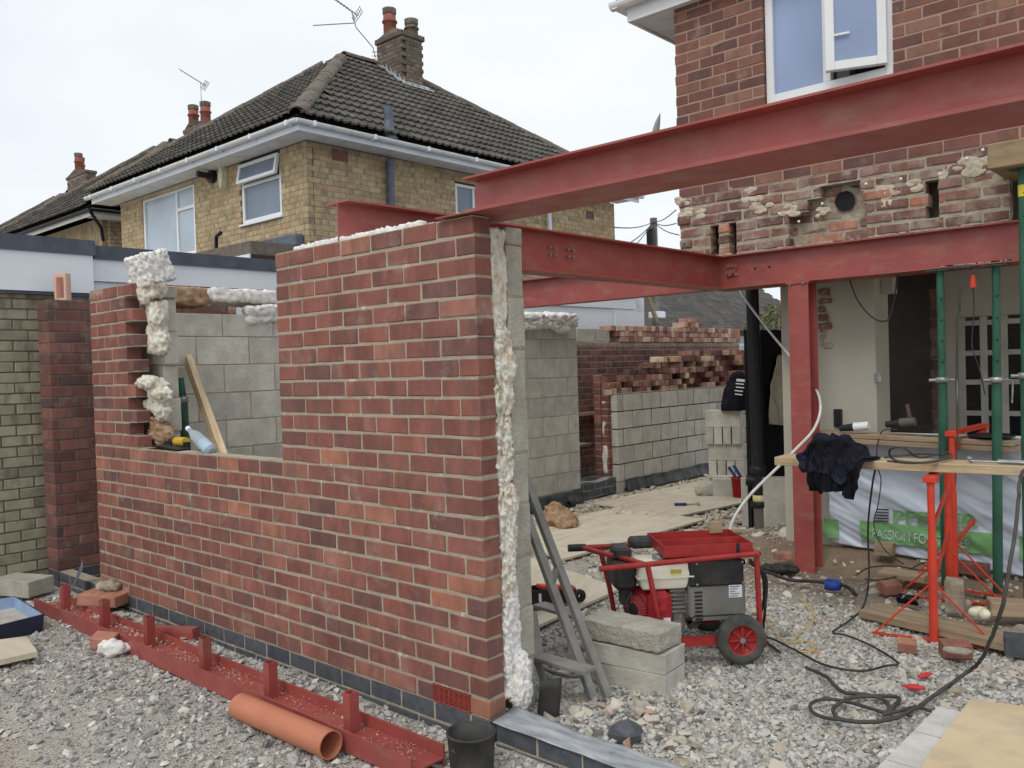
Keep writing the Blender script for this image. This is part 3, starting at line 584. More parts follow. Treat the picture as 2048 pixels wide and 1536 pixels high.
# --- cavity insulation at the front
def wool(label, mat, boxes=(), blobs=(), vox=.012, disp=.03, seed=1, sc=(16,16,9)):
    o=lump('insulation_batt',MT[mat],blobs,vox,disp,boxes=boxes,seed=seed,sc=sc,fib=True); return tag(o,label,'insulation')
R2=lambda rx,ry,rz: Euler((rx,ry,rz)).to_matrix().to_4x4()
wool('upper mineral wool batt filling the cavity at the top of the tall pier','insul',[((-.045,.152,1.83),(.07,.088,.44),0)],vox=.0065,disp=.022,seed=11,sc=(22,22,7))
wool('short ragged wool piece with a brown tear below the top batt of the pier','insul',[((-.035,.155,1.50),(.075,.085,.23),R2(0,.05,.1))],[((.0,.175,1.47),(.035,.04,.08),0)],vox=.0065,disp=.026,seed=12,sc=(22,22,9))
wool('mineral wool batt in the middle of the pier cavity','insul',[((-.04,.148,1.17),(.07,.085,.46),0)],[((-.01,.165,1.33),(.03,.035,.10),0),((-.02,.16,1.1),(.04,.035,.2),0)],vox=.0065,disp=.03,seed=13,sc=(26,26,10))
wool('lower mineral wool batt with folded lip in the pier cavity','insul',[((-.035,.15,.70),(.075,.085,.50),0)],[((.005,.16,.9),(.03,.035,.07),0),((-.005,.16,.72),(.03,.03,.2),0)],vox=.0065,disp=.028,seed=14,sc=(24,24,9))
wool('bottom mineral wool batt hanging loose at the foot of the pier cavity','insul_white',[((-.03,.155,.27),(.08,.09,.42),0)],[((.02,.175,.08),(.055,.05,.10),0),((.03,.18,.14),(.035,.04,.12),0)],vox=.0065,disp=.022,seed=15,sc=(30,30,11))
wool('white wool sheet draped over the top of the left wall corner','insul_white',[((-3.12,.12,2.185),(.20,.20,.20),R2(.25,-.15,.2))],[((-3.33,.14,2.115),(.12,.07,.03),0)],vox=.010,disp=.03,seed=16)
wool('brown backed wool piece hanging below the sheet on the left corner','insul',[((-3.10,.13,2.06),(.16,.1,.10),R2(0,.3,0))],[((-3.14,.08,2.03),(.05,.05,.09),0)],vox=.013,disp=.03,seed=17)
wool('wool plug bulging from the cavity left of the window, upper one','insul',[((-3.12,.145,1.80),(.12,.09,.34),R2(0,.06,0))],[((-3.06,.12,1.86),(.05,.05,.08),0),((-3.05,.14,1.70),(.06,.05,.09),0)],vox=.011,disp=.035,seed=18)
wool('torn wool clump sticking out halfway down the left window jamb','insul',[((-3.13,.14,1.35),(.16,.09,.20),R2(0,.3,0))],[((-3.1,.06,1.43),(.10,.06,.045),0),((-3.02,.1,1.36),(.1,.05,.05),.3),((-3.04,.12,1.26),(.06,.05,.09),0)],vox=.011,disp=.04,seed=19)
wool('wool roll end leaning out low on the left window jamb','insul_brown',[((-3.1,.14,1.11),(.17,.085,.13),R2(0,.5,0))],[((-3.02,.13,1.07),(.06,.05,.06),0)],vox=.011,disp=.03,seed=20,sc=(10,10,30))
for i,(y,w,mt_,lb) in enumerate([(.62,.42,'insul_brown','brown cut edge of a wool batt lying on the block wall left of the pier'),(1.25,.75,'insul_white','white quilted wool batt lying on the block wall behind the window'),(2.0,.9,'insul_white','white wool batt on the block wall, nearly hidden by the pier')]):
    wool(lb,mt_,[((XB-.13,y,2.07 if i==0 else 2.09),(.30,w,.13 if i==0 else .10),R2(0,-.04,0))],vox=.018,disp=.03,seed=30+i,sc=(8,8,14))
wool('white wool flap hanging over the block wall behind the window','insul_white',[((XB+.0,1.55,1.98),(.06,.8,.14),R2(.1,.25,0))],vox=.016,disp=.035,seed=34,sc=(8,8,14))
wool('ropey white wool heap on the block wall right of the tall pier','insul_white',[((XB-.06,4.85,1.98),(.32,.95,.14),R2(.03,.1,0))],[((XB+.05,4.6,1.95),(.05,.3,.07),0),((XB+.05,5.1,1.92),(.05,.18,.09),0)],vox=.018,disp=.06,seed=35,sc=(9,5,20))
wool('thin white wool strip along the top of the tall pier','insul_white',[((-.86,.1,2.105),(.98,.13,.03),0)],vox=.01,disp=.02,seed=36)
# ------------------------------------------------------------------ steelwork
def ibeam(mb, p, q, w, h, tf, tw, up=(0,0,1), wt=None):
    wt=wt or w; H=h/2
    prof=[(-w/2,-H),(w/2,-H),(w/2,-H+tf),(tw/2,-H+tf),(tw/2,H-tf),(wt/2,H-tf),(wt/2,H),(-wt/2,H),(-wt/2,H-tf),(-tw/2,H-tf),(-tw/2,-H+tf),(-w/2,-H+tf)]
    return mb.extr(prof,p,q,up)
def bolts(mb, pts, ax, r=.011, l=.02):
    for p in pts:
        p=Vector(p); a=Vector(ax); mb.tube([p,p+a*l*.6],r,6); mb.tube([p+a*l*.55,p+a*l*1.3],r*.55,6)
fb=thing('steel_beam','big red oxide steel beam resting on the tall brick pier, running to the right edge','steel beam')
zb=2.098; zt=2.245
mb=MB(); ibeam(mb,(-.03,.048,(zb+zt)/2+.002),(3.6,.048,(zb+zt)/2+.002),.152,zt-zb-.006,.008,.007); mb.build('beam',MT['steel_red'],fb)
mb=MB(); mb.box((-.2,-.029,zb),(3.6,.25,zb+.0048)); mb.build('base_plate',MT['steel_red'],fb)
rb=thing('steel_beam','red steel beam carrying the house wall on the column, with mortar crumbs on it','steel beam')
Y2=3.665; Z0,Z1=2.035,2.295
mb=MB(); ibeam(mb,(-4.6,Y2+.073,(Z0+Z1)/2),(1.2,Y2+.073,(Z0+Z1)/2),.146,Z1-Z0,.010,.007); mb.build('beam',MT['steel_red'],rb)
mb=MB(); ibeam(mb,(-1.0,Y2+.073+.17,(Z0+Z1)/2),(1.2,Y2+.073+.17,(Z0+Z1)/2),.146,Z1-Z0,.010,.007); mb.build('beam',MT['steel_red'],rb)
mb=MB(); mb.box((-.86,Y2+.055,Z0+.10),(-.78,Y2+.066,Z0+.20)); bolts(mb,[(-.84,Y2+.055,Z0+.12),(-.80,Y2+.055,Z0+.12),(-.84,Y2+.055,Z0+.17),(-.80,Y2+.055,Z0+.17)],(0,-1,0)); mb.build('end_plate',MT['steel_red'],rb)
mb=MB(); bolts(mb,[(-.83,Y2+.05,Z0+.11),(-.77,Y2+.05,Z0+.11),(-.83,Y2+.05,Z0+.175),(-.77,Y2+.05,Z0+.175),(-.305,Y2-.003,Z0-.012),(-.205,Y2-.003,Z0-.012),(-.305,Y2+.012,Z0+.012),(-.205,Y2+.012,Z0+.012)],(0,-.6,-.4),.009,.02); mb.build('bolt',MT['galv'],rb)
mb=MB()
for xh in (-.62,-.5): mb.tube([(xh,Y2+.064,Z0+.14),(xh,Y2+.0695,Z0+.14)],.009,8)
mb.build('bolt_hole',MT['black'],rb)
rg=random.Random(3)
mb=MB()
for i in range(70):
    x=rg.uniform(-.9,1.18); r=rg.uniform(.006,.02); mb.cbox((x,Y2+rg.uniform(.0,.02),Z1+r*.3),(r*rg.uniform(1,4),r,r*.8),ch=r*.2)
for i in range(14):
    x=rg.uniform(.75,1.18); mb.cbox((x,Y2+.02,Z0+.013),(rg.uniform(.02,.07),.03,.008))
tag(mb.build('mortar_crumbs',MT['mortar_old'],rb),kind='stuff')
cb=thing('steel_beam','red steel cross beam running from the pier top back to the house beam','steel beam')
mb=MB(); ibeam(mb,(-.955,.03,(Z0+Z1)/2),(-.955,Y2+.06,(Z0+Z1)/2),.175,Z1-Z0-.001,.010,.007); mb.build('beam',MT['steel_red'],cb)
mb=MB()
for y in (1.62,1.80):
    for z in (Z0+.12,Z0+.165): mb.tube([(-.953,y,z),(-.925,y,z)],.008,6); mb.tube([(-.953,y+.05,z),(-.925,y+.05,z)],.008,6)
mb.build('bolt',MT['galv'],cb)
sc_=thing('steel_column','red steel column standing under the house beam with white pipe wrapped round it','steel column')
mb=MB(); cw=.154; cx=-.25
prof=[(-cw/2,-cw/2),(cw/2,-cw/2),(cw/2,-cw/2+.011),(.0045,-cw/2+.011),(.0045,cw/2-.011),(cw/2,cw/2-.011),(cw/2,cw/2),(-cw/2,cw/2),(-cw/2,cw/2-.011),(-.0045,cw/2-.011),(-.0045,-cw/2+.011),(-cw/2,-cw/2+.011)]
v=[(cx+a,Y2+cw/2+.005+b,-.14) for a,b in prof]+[(cx+a,Y2+cw/2+.005+b,Z0-.014) for a,b in prof]; n=len(prof)
mb.add(v,[(i,(i+1)%n,n+(i+1)%n,n+i) for i in range(n)]+[tuple(range(n))[::-1],tuple(range(n,2*n))]); mb.build('column_shaft',MT['steel_red'],sc_)
mb=MB(); mb.box((cx-.09,Y2-.006,Z0-.013),(cx+.09,Y2+.165,Z0-.001)); mb.build('cap_plate',MT['steel_red'],sc_)
mb=MB(); mb.box((cx-.12,Y2-.04,-.155),(cx+.12,Y2+.2,-.136)); mb.build('base_plate',MT['steel_red'],sc_)
# channel with stub posts lying in front of the wall
cc=thing('steel_channel','long red steel channel with six upright stubs lying on the gravel before the wall','steel channel')
zc=-.125
p0=Vector((-4.02,-.285,zc)); p1=Vector((-.03,-.315,zc+.01)); dr=(p1-p0).normalized(); nr=Vector((-dr.y,dr.x,0))
def chp(s,t_,h): return p0+dr*s+nr*t_+Vector((0,0,h))
Lc=(p1-p0).length
mb=MB(); hh=.088; w_=.088
for (a,b_,c_,d_) in ((-w_,-w_+.009,0,hh),(w_-.009,w_,0,hh),(-w_+.009,w_-.009,.028,.036)):
    v=[chp(s,t_,h) for s in (0,Lc) for t_ in (a,b_) for h in (c_,d_)]
    mb.add(v,[(0,1,3,2),(4,6,7,5),(0,4,5,1),(2,3,7,6),(0,2,6,4),(1,5,7,3)])
mb.build('channel',MT['steel_red'],cc)
for i in range(6):
    s=[.34,.97,1.59,2.24,2.87,3.50][i]; mb=MB(); q=chp(s,.0,.036); a=.024
    for (dx0,dx1,dy0,dy1) in ((-a,a,-a,-a+.005),(-a,a,a-.005,a),(-a,-a+.005,-a+.005,a-.005),(a-.005,a,-a+.005,a-.005)): mb.box((q.x+dx0,q.y+dy0,q.z),(q.x+dx1,q.y+dy1,q.z+.175))
    mb.build('stub_post',MT['steel_red'],cc)
v=stones('gravel',2600,.002,.006,(-3.95,-.1,-.35,-.22),MT['stone_warm'],0,lambda x,y,rg:(rg.random(len(x))<.30+.5*(np.sin(x*3.1+1)>.2)),21); v.location.z=.055; v.name='gravel'
mb=MB(); mb.bar((-2.62,-.2,-.06),(-2.30,-.08,-.04),.06,.07); o=mb.build('steel_offcut',MT['steel_red']); tag(o,'short red steel offcut lying between the channel and the wall','steel offcut')
# ------------------------------------------------------------------ the house on the right
hs_=thing('house','old dark red brick house with white windows, its ground floor opened up under steel beams','house')
YH=3.70
def uX(u,v,y=YH): return at(u,v,y=y)[0]
wall=part('wall',hs_)
ZB=2.300
def cut(us, holes):
    out=[]
    for u in us:
        segs=[(u[0],u[1])]
        for a,b in holes:
            n=[]
            for s in segs:
                if b<=s[0] or a>=s[1]: n.append(s)
                else:
                    if a-s[0]>.03: n.append((s[0],a))
                    if s[1]-b>.03: n.append((b,s[1]))
            segs=n
        out+=segs
    return out
WX0,WX1=-.487,.452; WZ0,WZ1=3.41,4.36
s1=(uX(1421,480),uX(1437,480)); s2=(uX(1458,475),uX(1472,475)); nl=uX(1577,470); nr=uX(1733,460); n3=uX(1615,430); s3=(uX(1857,420),uX(1877,420))
rows=[];rows2=[]
for k in range(25):
    z=ZB+k*CH; us=bond(-1.262,3.2,k,off=-1.262); h=[]
    if z+CH>WZ0 and z<WZ1: h.append((WX0-.004,WX1+.004))
    if k<3: h+=[s1,s2,(nl,nr)]
    if k==3: h+=[(n3,nr-.02)]
    if k==4: h+=[(n3+.1,nr-.04)]
    if k in (1,2,3): h+=[s3]
    if k<5: h+=[(1.15,1.3+.05*(k%2))]
    us=cut(us,h)
    if k<6: rows.append((k,[(a,b,{'out':random.uniform(-.002,.005)}) for a,b in us]))
    else: rows2.append((k,us))
lay(wall,MT['brick_old'],rows,(0,YH,ZB),0,limit=200,mortar=MT['mortar_old'],c=.008,inset=.006,jit=.0025,j=.020,rough=.004)
lay(wall,MT['brick_house'],rows2,(0,YH,ZB),0,limit=300,mortar=MT['mortar_house'],c=.003,inset=.003,j=.013)
bk_rows=[]
for k in range(5):
    us=bond(nl-.03,nr+.03,k,off=.05); bk_rows.append((k,[(a,b,{'mat':MT['brick_orange']} if (k==1 and a<(nl+nr)/2+.02<b) else {'out':random.uniform(-.004,.006)}) for a,b in us]))
lay(wall,MT['brick_old'],bk_rows,(0,YH+.095,ZB),0,limit=60,c=.008,mortar=MT['mortar_old'],j=.016,rough=.004,jit=.003,D=.06)
hc=at(1690,402,y=YH+.085)
mb=MB(); mb.poly([(hc.x+.074*(1+.16*noise.noise(Vector((k*1.7,0,1))))*math.cos(k*.45),hc.y-.004,hc.z+.074*(1+.16*noise.noise(Vector((k*1.3,5,1))))*math.sin(k*.45)) for k in range(14)]); mb.build('pipe_hole_shade',MT['black_shed'],wall)  # flat black patch painted for the unlit depth of the hole
mb=MB(); mb.box((-1.255,YH+.19,ZB),(3.2,YH+.30,4.36)); mb.box((-1.255,YH+.08,ZB+.5),(-.6,YH+.19,4.36)); mb.build('light_block_core',MT['mortar_dark'],wall)  # unseen boxes added behind the facing bricks to block light
mb=MB(); mb.box((-1.26,YH+.105,2.305),(-1.16,9.,4.36)); mb.box((-1.26,YH+.2,2.297),(3.2,9.,2.32)); mb.build('side_wall',MT['brick_house'],wall)
rg=random.Random(9)   # plaster and mortar scabs
for (u,v,r) in ((1505,388,.07),(1512,412,.05),(1530,418,.05),(1772,382,.075),(1780,402,.06),(1640,425,.04),(1655,418,.03),(1366,402,.055),(1372,425,.05),(1395,430,.05),(1580,420,.06),(1830,372,.05),(1960,330,.09),(1900,345,.05)):
    p=at(u,v,y=YH); rg2=random.Random(u); bl_=[((p.x+rg2.uniform(-r,r),YH+.001,p.z+rg2.uniform(-r,r)*.6),(rg2.uniform(.5,.9)*r,.006,rg2.uniform(.3,.5)*r),0) for _ in range(5)]
    o=lump('mortar_scab',MT['mortar_pale'],bl_,.005,.007,parent=wall,seed=u,sc=(40,40,40)); o['kind']='stuff'
p=at(1370,440,y=YH); mb=MB(); mb.box((-1.275,YH-.016,p.z-.04),(-1.16,YH+.05,p.z+.03),ch=.008); mb.build('brick',MT['brick_old'],wall)
mb=MB()
for i in range(9):
    p=at(1560+i*52+rg.uniform(-20,20),440-i*14+rg.uniform(-35,25),y=YH-.003); mb.cbox(p,(.02,.012,.02),ch=.006)
tag(mb.build('mortar_crumbs',MT['white'],wall),kind='stuff')
# window helper
def frame(mb, x0, x1, z0, z1, y0, y1, w, cuts_x=(), cuts_z=()):
    mb.box((x0,y0,z0),(x0+w,y1,z1),ch=.004); mb.box((x1-w,y0,z0),(x1,y1,z1),ch=.004)
    mb.box((x0+w,y0,z0),(x1-w,y1,z0+w),ch=.004); mb.box((x0+w,y0,z1-w),(x1-w,y1,z1),ch=.004)
    for c in cuts_x: mb.box((c-w*.45,y0+.002,z0+w),(c+w*.45,y1-.002,z1-w),ch=.003)
    for c,a,b in cuts_z: mb.box((a,y0+.001,c-w*.45),(b,y1-.001,c+w*.45),ch=.003)
def window(parent, org, ang, w, h, fw_=.055, cx=(), cz=(), pane='glass_grey', dirty='white', sill=True, back=True, depth=.06, panes=None):
    o=part('window',parent,org,(0,0,ang)); mb=MB(); frame(mb,0,w,0,h,-.006,depth,fw_,cx,cz); o.data=mb.mesh('window',MT[dirty]) if False else None
    f=mb.build('frame',MT[dirty],o); xs_=[fw_]+list(cx)+[w-fw_]
    for (a,b,c,d) in (panes or [(fw_*.8,w-fw_*.8,fw_*.8,h-fw_*.8)]):
        p=MB().box((a,.022,c),(b,.03,d)).build('pane',MT[pane],o)
    if sill: MB().box((-.04,-.06,-.035),(w+.04,.03,-.002),ch=.004).build('sill',MT[dirty],o)
    return o
mx=-.02
w=window(hs_,(WX0,YH+.035,WZ0),0,WX1-WX0,WZ1-WZ0,.062,sill=False,cx=(mx-WX0,),cz=((4.13-WZ0,mx-WX0+.03,WX1-WX0-.06),),pane='glass_painted_sky',panes=[(.05,mx-WX0-.02,.05,.90)])
mb=MB(); mb.box((mx-WX0+.03,.055,.06),(WX1-WX0-.06,.06,.9)); mb.build('room_shade_sheet',MT['glass_dark'],w)  # dark sheet stands in for the unlit room behind the open sash
sa=part('open_sash',w,(WX1-WX0-.045,-.012,.07),(0,0,math.radians(22)))
mb=MB(); sw=.40; frame(mb,-sw,0,0,.63,-.05,-.0,.062); mb.build('frame',MT['white'],hs_).parent=sa
MB().box((-sw+.055,-.034,.055),(-.055,-.026,.575)).build('pane',MT['glass_painted_sky'],sa)
mb=MB(); mb.bar((-sw+.06,-.055,.24),(-sw+.16,-.055,.245),.012,.014); mb.build('handle',MT['white'],sa)
vs_=part('open_vent',w,(mx-WX0+.04,-.01,.93),(math.radians(-28),0,0)); mb=MB(); frame(mb,0,.38,-.22,0,-.05,0,.045); mb.build('frame',MT['white'],vs_)
# eaves
fc=at(1262,41,z=4.35); ex,ey=fc.x,fc.y
mb=MB(); mb.box((ex,ey,4.35),(3.2,YH-.002,4.362)); mb.box((ex,YH-.002,4.35),(-1.265,9,4.362)); mb.build('soffit',MT['white_dirty'],hs_)
mb=MB(); mb.box((ex-.022,ey-.022,4.335),(3.2,ey-.001,4.52)); mb.box((ex-.022,ey,4.335),(ex-.001,9,4.52)); mb.build('fascia',MT['white'],hs_)
gp=[(.055*math.cos(a),.055*math.sin(a)*1.0) for a in [math.pi+math.pi*i/8 for i in range(9)]]+[(.048,0.0),(-.048,0.0)]
gp=[(x,z*1.0) for x,z in gp]
mb=MB(); mb.extr(gp,(ex-.13,ey-.085,4.49),(3.2,ey-.085,4.49)); mb.extr(gp,(ex-.085,ey-.12,4.49),(ex-.085,9,4.49)); mb.build('gutter',MT['white_dirty'],hs_)
mb=MB(); mb.poly([(ex-.1,ey-.1,4.53),(3.3,ey-.1,4.53),(3.3,7,6.6),(1.2,7,6.6)]); mb.poly([(ex-.1,ey-.1,4.53),(1.2,7,6.6),(ex-.1,11,4.53)]); mb.build('roof',MT['tile'],hs_)
# ground floor inside
mb=MB(); mb.box((-.62,4.17,-.15),(at(1751,700,y=4.17).x,4.46,2.29)); mb.build('plaster_wall',MT['render'],hs_)
YB=5.2
ins=part('room',hs_)
MB().box((-.5,4.47,-.1),(3.3,7,-.02)).build('floor',MT['render'],ins)
a1=at(1862,700,y=YB).x; a2=at(1884,700,y=YB).x; a3=at(1922,700,y=YB).x
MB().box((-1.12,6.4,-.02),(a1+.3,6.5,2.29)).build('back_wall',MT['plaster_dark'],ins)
MB().box((a2,YB,-.02),(a3,YB+.1,2.29)).build('plaster_wall',MT['render'],ins)
MB().box((a3,YB,at(1950,646,y=YB).z+.052),(3.3,YB+.1,2.29)).build('lintel_wall',MT['render'],ins)
MB().box((at(1751,700,y=4.17).x+.002,4.3,1.94),(a1,4.4,2.29)).build('lintel_wall',MT['render'],ins)
lay(ins,MT['brick2'],[(k,bond(a1,a2,k)) for k in range(24)],(0,YB-.03,0),0,limit=60,mortar=MT['mortar_dark'],c=.008,jit=.006)
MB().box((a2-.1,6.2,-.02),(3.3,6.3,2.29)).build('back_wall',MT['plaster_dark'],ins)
# glazed door
fd=part('glazed_door',hs_); gx=[at(u,700,y=YB).x for u in (1924,1968,2009,2052,2095)]; gz=[at(1950,v,y=YB).z for v in (646,706,764,826,884,942)]
mb=MB(); MD=MT['plaster_door']=M('off white door paint',S(186,182,172),rough=.6,rand=0,bs=.05)
for i,x in enumerate(gx): mb.box((x-.026,YB-.02,-.0),(x+.026,YB+.03,gz[0]+.05),ch=.003)
for z in gz+[gz[-1]-.25]:
    for i in range(4): mb.box((gx[i]+.026,YB-.016,z-.020),(gx[i+1]-.026,YB+.026,z+.020))
mb.build('frame',MD,fd)
for i in range(4):
    for j in range(6):
        z0=(gz+[gz[-1]-.25])[j+1]; z1=(gz+[0])[j]
        MB().box((gx[i]+.024,YB+.0,z0+.018),(gx[i+1]-.024,YB+.006,z1-.018)).build('pane',MT['glass_dark'],fd)
# broken plaster and brick at the head of the plaster wall
rg=random.Random(12); bp_=MB()
for i in range(5):
    q=at(1638,578+i*17,y=4.15); 
    MB().box((q.x-.01,4.15,q.z-.05),(q.x+.03+rg.uniform(.02,.09),4.169,q.z-.005+rg.uniform(-.01,.01)),ch=.006).build('brick',MT['brick_old'],hs_)
for i in range(16):
    q=at(1640+rg.uniform(0,22),585+rg.uniform(0,110),y=4.165); bp_.cbox(q,(rg.uniform(.02,.07),.012,rg.uniform(.02,.06)),ch=.005)
tag(bp_.build('broken_plaster',MT['mortar_old'],hs_),kind='stuff')
p=at(1755,755,y=4.16); mb=MB(); mb.box((p.x-.02,4.15,p.z-.035),(p.x+.028,4.169,p.z+.035),ch=.003); mb.build('socket_box',MT['galv'],hs_)
p=at(1677,836,y=4.16); mb=MB(); mb.box((p.x-.032,4.14,p.z-.07),(p.x+.03,4.168,p.z+.07),ch=.004); mb.box((p.x-.02,4.134,p.z-.05),(p.x+.018,4.14,p.z+.045)); mb.build('meter_box',MT['black'],hs_)
# timber needle and satellite dish
q=at(2036,300,y=3.3); mb=MB(); mb.box((q.x-.16,3.28,q.z-.09),(q.x+.12,4.0,q.z+.06),ch=.006); o=mb.build('timber_needle',MT['post_wood']); tag(o,'square timber needle poking out of the house wall at the right edge','timber')
dish=thing('satellite_dish','grey satellite dish edge showing above the beam beside the house','satellite dish')
c0=np.array(CAM)+RC.T@np.array([(1299-1024)/F_PX,(290-768)/F_PX,1.0])*8.2; mb=MB(); pr=[(.001,0),(.1,.008),(.2,.03),(.29,.07)]
mb.ring(pr,(0,0,0),24,'x'); o=mb.build('reflector',MT['alu'],dish,fix=False); o.location=c0; o.rotation_euler=(0,math.radians(6),math.radians(35)); o.scale=(1,1,1); md=o.modifiers.new('s','SOLIDIFY'); md.thickness=.008
mb=MB(); mb.bar(c0+np.array([.0,0,-.1]),(-1.27,c0[1]+.1,c0[2]-.3),.03,.03); mb.build('bracket',MT['galv'],dish)
# ------------------------------------------------------------------ neighbours
def tile_mesh(name, w, L, mat, t=.03):
    xs_=[0,.12,.2,.3,.38,.62,.70,.80,.88,1.0]; hs=[.0,.0,.8,.8,0,0,.8,.8,0,0] if w>.25 else [0,.2,.8,.8,.3,0,0,0,0,0]
    n=len(xs_); v=[]; 
    for y,zz in ((0,.045),(L,.0)):
        for dz in (t,0):
            for x,h in zip(xs_,hs): v.append((x*w*.985-w/2,y,zz+h*.026+dz))
    f=[]
    for i in range(n-1):
        a,b,c,d=i,i+1,2*n+i+1,2*n+i; f.append((a,b,c,d)); f.append((n+i,n+i+1,b+0,a+0)[::1])
    me=bpy.data.meshes.new(name); me.from_pydata(v,[],f); me.materials.append(mat); me.update(); return me,v,f
def hiproof(parent, x0, x1, y0, y1, ze, rise, tmat='tile', limit=300, which=('S','E','W'), gauge=.30, tw=.30):
    "hip roof, ridge along y. S slope faces -y, E faces +x, W faces -x"
    xm=(x0+x1)/2; hw=(x1-x0)/2; ya=y0+hw; yb=y1-hw; zr=ze+rise; A=Vector((xm,ya,zr)); B=Vector((xm,yb,zr))
    mb=MB(); mb.poly([(x0,y0,ze),(x1,y0,ze),A]); mb.poly([(x1,y0,ze),(x1,y1,ze),B,A]); mb.poly([(x1,y1,ze),(x0,y1,ze),B]); mb.poly([(x0,y1,ze),(x0,y0,ze),A,B]); mb.build('roof_base',MT['tile_base'],parent)
    sl=math.hypot(hw,rise); pitch=math.atan2(rise,hw); items=[]
    for w_ in which:
        if w_=='S': o=Vector((x0,y0,ze)); E=Vector((1,0,0)); Lw=x1-x0; R=Matrix.Rotation(0,4,'Z')
        elif w_=='E': o=Vector((x1,y0,ze)); E=Vector((0,1,0)); Lw=y1-y0; R=Matrix.Rotation(X,4,'Z')
        else: o=Vector((x0,y1,ze)); E=Vector((0,-1,0)); Lw=y1-y0; R=Matrix.Rotation(-X,4,'Z')
        S_=Vector((0,1,0)); R3=R@Matrix.Rotation(pitch,4,'X')
        r=0
        while r*gauge<sl-.05:
            f_=r*gauge/sl; a=f_*hw; b=Lw-f_*hw; n0=int(a/tw); n=n0
            while n*tw<b:
                c_=n*tw+tw/2
                if c_-tw*.35>a and c_+tw*.35<b:
                    p=o+E*c_+(R3@Vector((0,r*gauge-.04,.012))); q=px(p); vis=q[2]>0 and -60<q[0]<2100 and -60<q[1]<900
                    items.append((-(1/q[2] if vis else 0),p,R3))
                n+=1
            r+=1
    items.sort(key=lambda i:i[0]); me,v,f=tile_mesh('roof_tile',tw,gauge+.04,MT[tmat]); mb=MB(); rf=part('roof',parent)
    for i,(s,p,R3) in enumerate(items):
        J=Matrix.Rotation(random.uniform(-.012,.012),4,'Z')@Matrix.Translation((0,0,random.uniform(0,.005)))
        if i<limit: o_=bpy.data.objects.new('roof_tile',me); COL.objects.link(o_); o_.parent=rf; o_.matrix_local=Matrix.Translation(p)@R3@J
        else: mx_=Matrix.Translation(p)@R3@J; mb.add([mx_@Vector(q) for q in v],f)
    if mb.f: tag(mb.build('roof_tile',MT[tmat],rf,fix=False),kind='stuff')
    rme=MB(); pr=[(.13*math.cos(a),.10*math.sin(a)) for a in [math.pi*i/8 for i in range(9)]]; pr+= [(x*.85,y*.85-.004) for x,y in pr[::-1]]
    rme.extr([(a,b) for a,b in pr],(0,0,0),(.43,0,0)); rm_=rme.mesh('ridge_tile',MT['ridge'])
    for P_,Q_ in ((Vector((x0,y0,ze)),A),(Vector((x1,y0,ze)),A),(A,B),(Vector((x1,y1,ze)),B)):
        d=Q_-P_; n=int(d.length/.42)-1; d.normalize(); r=d.cross(Vector((0,0,1))).normalized(); u=r.cross(d); M_=Matrix(((d.x,r.x,u.x,0),(d.y,r.y,u.y,0),(d.z,r.z,u.z,0),(0,0,0,1)))
        for i in range(n+1):
            o_=bpy.data.objects.new('ridge_tile',rm_); COL.objects.link(o_); o_.parent=rf; o_.matrix_local=Matrix.Translation(P_+d*(i*.42)+Vector((0,0,.03+.008*(i%2))))@M_
    return A,B
def chimney(parent, x0, x1, y0, y1, z0, z1, limit=60, pots=((.25,.3,.62),(.75,.7,.4)), corb=.03):
    rows=[]; n=int((z1-z0)/.0775); ch=(z1-z0)/n; c_=part('chimney',parent)
    lay(c_,MT['brick_stack'],[(k,bond(x0,x1,k)) for k in range(n)],(0,y0,z0),0,ch=ch,limit=limit,c=.006,mortar=MT['mortar_dark'],inset=.008)
    lay(c_,MT['brick_stack'],[(k,bond(y0+.105,y1,k+1)) for k in range(n)],(x1,0,z0),X,ch=ch,limit=limit,c=.006,mortar=MT['mortar_dark'],inset=.008)
    mb=MB(); mb.box((x0+.02,y0+.1,z0),(x1-.1,y1-.0,z1)); mb.build('core',MT['mortar_dark'],c_)
    mb=MB(); mb.box((x0-corb,y0-corb,z1),(x1+corb,y1+corb,z1+.1),ch=.01); mb.build('coping',MT['brick_stack'],c_)
    mb=MB(); cx,cy=(x0+x1)/2,(y0+y1)/2; v=[(x0,y0,z1+.1),(x1,y0,z1+.1),(x1,y1,z1+.1),(x0,y1,z1+.1),(cx-.1,cy-.2,z1+.24),(cx+.1,cy-.2,z1+.24),(cx+.1,cy+.2,z1+.24),(cx-.1,cy+.2,z1+.24)]
    mb.add(v,[(0,1,5,4),(1,2,6,5),(2,3,7,6),(3,0,4,7),(4,5,6,7)]); mb.build('flaunching',MT['ridge'],c_)
    for fx,fy,h in pots:
        px_,py_=x0+(x1-x0)*fx,y0+(y1-y0)*fy; mb=MB(); mb.ring([(.13,0),(.125,h*.62),(.15,h*.64),(.15,h*.70),(.128,h*.72),(.12,h),(.10,h),(.10,h*.6)],(px_,py_,z1+.14),20); mb.build('chimney_pot',MT['terracotta'] if h>.3 else MT['ridge'],c_)
        mb=MB(); mb.ring([(.128,0),(.14,.05),(.128,.06),(.14,.11),(.12,.12),(.06,.12)],(px_,py_,z1+.14+h),18); mb.build('cowl',MT['ridge'],c_)
    return c_
def facade(parent, rows, org, ang, limit): return lay(parent,MT['brick_buff'],rows,org,ang,limit=limit,c=.003,mortar=MT['mortar_buff'],inset=.004,j=.009)
h1=thing('house','buff brick house with hipped tiled roof, tall chimney and open small window, nearest neighbour','house')
CX,CY=-7.9,4.71; XL1=-13.92; YR=12.2; ZE=4.86
wf=part('wall',h1); wr=part('wall',h1)
